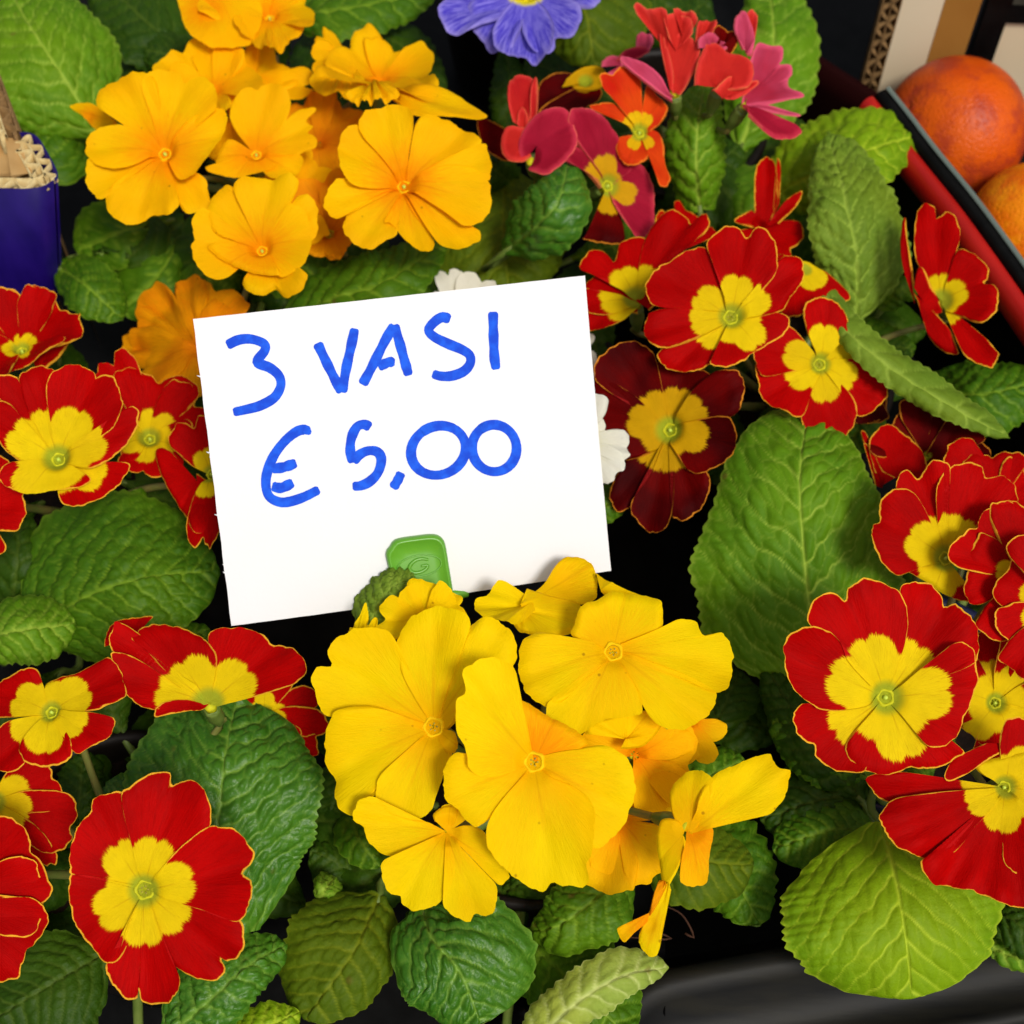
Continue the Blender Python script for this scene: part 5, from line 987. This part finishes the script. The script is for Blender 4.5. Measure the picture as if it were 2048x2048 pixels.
# corrugated left edge, seen end on: two liners and a double row of flutes running down
def upflute(pxa, pxb, zbot, ztop, parent):
    a, b = P(*pxa, zbot), P(*pxb, zbot); d = b - a
    for s0, s1 in ((0, .06), (.47, .53), (.94, 1.0)):
        pa, pb = a + d * s0, a + d * s1; box8('liner_edge', [pa, pb, pb + [0, .004, 0], pa + [0, .004, 0]] + [q_ + np.array([0, 0, ztop - zbot]) for q_ in (pa, pb, pb + [0, .004, 0], pa + [0, .004, 0])], KRAFTD, parent)
    bb_ = box8('fold_shadow_gap', [a + [0, .0035, 0], b + [0, .0035, 0], b + [0, .005, 0], a + [0, .005, 0]] + [q_ + np.array([0, 0, ztop - zbot]) for q_ in (a + [0, .0035, 0], b + [0, .0035, 0], b + [0, .005, 0], a + [0, .005, 0])], simple('shaded_kraft', (.05, .025, .012), .9, .1), parent)  # dark strip that paints the shade in the gaps behind the flutes
    bb_.name = 'gap_shade_strip'
    for s0, s1 in ((.06, .47), (.53, .94)):
        n = 300; zz = np.linspace(zbot, ztop, n); w_ = (s0 + s1) / 2 + (s1 - s0) / 2 * np.sin(zz / .0105 * 2 * math.pi + s0 * 9 + .4 * np.sin(zz * 150))
        f_ = a + d * w_[:, None]; f_[:, 2] = zz; b_ = f_ + [0, .004, 0]; g_ = f_ + [0, 0, .0016]; h_ = g_ + [0, .004, 0]
        F = []
        for i in range(n - 1): F += [(i, i + 1, n + i + 1, n + i), (2 * n + i, 3 * n + i, 3 * n + i + 1, 2 * n + i + 1), (i, 2 * n + i, 2 * n + i + 1, i + 1)]
        mesh('corrugation', np.vstack([f_, b_, g_, h_]), F, KRAFTD, parent)
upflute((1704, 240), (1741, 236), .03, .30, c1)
c2 = empty('fruit_tray', P(2020, 200, .0).tolist()); tag(c2, 'black framed tray with a pale cream lining in the top right corner', 'tray')
upright('frame_post', (1898, 240), (1942, 244), .03, .30, .006, BLK, c2)
upright('lining', (1938, 238), (2200, 252), .03, .30, .002, CREAM, c2)
upright('frame_rail', (1938, 244), (2200, 256), zat((1940, 244), .03, 46), zat((1940, 244), .03, 12), .006, BLK, c2)
upright('frame_top', (1938, 243), (2200, 255), zat((1940, 244), .03, 12) + .0005, .30, .008, simple('dusty_black_plastic', (.05, .05, .035), .7, .3, 90, (.02, .02, .015)), c2)

# ---------------- black plastic trays under the pots
tr = empty('plant_tray', P(1750, 1950, .0).tolist()); tag(tr, 'black plastic tray with a rounded ribbed rim along the front right, under the pots', 'tray')
tp = wallpath([(1225, 2200), (1250, 2110), (1280, 2048), (1325, 2006), (1400, 1986), (1639, 1941), (1900, 1893), (2300, 1820)], .083, 70)
prf = [(-.034, -.082), (-.012, -.060), (-.010, -.006), (-.0085, -.0015), (-.006, .0), (-.0030, -.0005), (.0, -.003), (.004, -.0085), (.010, -.0120), (.0165, -.0125), (.0185, -.0105), (.0210, -.0098), (.0235, -.0112), (.0255, -.016), (.030, -.030), (.036, -.080)]
rail('tray_rim', tp, prf, BLK2, tr)
fl_ = [P(-300, 2300, .006), P(2600, 2300, .006), P(2600, -300, .006), P(-300, -300, .006)]
box8('tray_floor', [c_ - np.array([0, 0, .003]) for c_ in fl_] + fl_, BLK, tr)
t2 = empty('plastic_film', P(1150, 2040, .0).tolist()); 
V = []
for i in range(40):
    for j in range(24):
        x_ = 960 + i * 9.5; y_ = 2120 - j * 9.0 - i * 2.2; V.append(P(x_, y_, .074 + .004 * math.sin(i * .5 + j * .35) + .0022 * math.sin(i * .23 - j * .8) + .0015 * math.sin(i * 1.1 + j * .5)))
mesh('film_sheet', V, grid(40, 24), BLK, t2); tag(t2, 'crumpled black plastic film left of the tray rim, under the pale folded leaf', 'plastic film')
# bits of dry root and peat on the film
for i in range(2):
    c_ = P(1338 + RNG.uniform(-40, 60), 1860 + RNG.uniform(-50, 60), .081 + RNG.uniform(0, .004)); pts = [c_ + RNG.uniform(-.003, .003, 3) * [1, 1, .4] * q for q in range(4)]
    o = tube('dry_root', pts, [.0004, .0003, .0002], simple('dry_root_brown', (.05, .02, .01), .8, .2) if i == 0 else bpy.data.materials['dry_root_brown'], PL['yellow'][0], 14, 5)
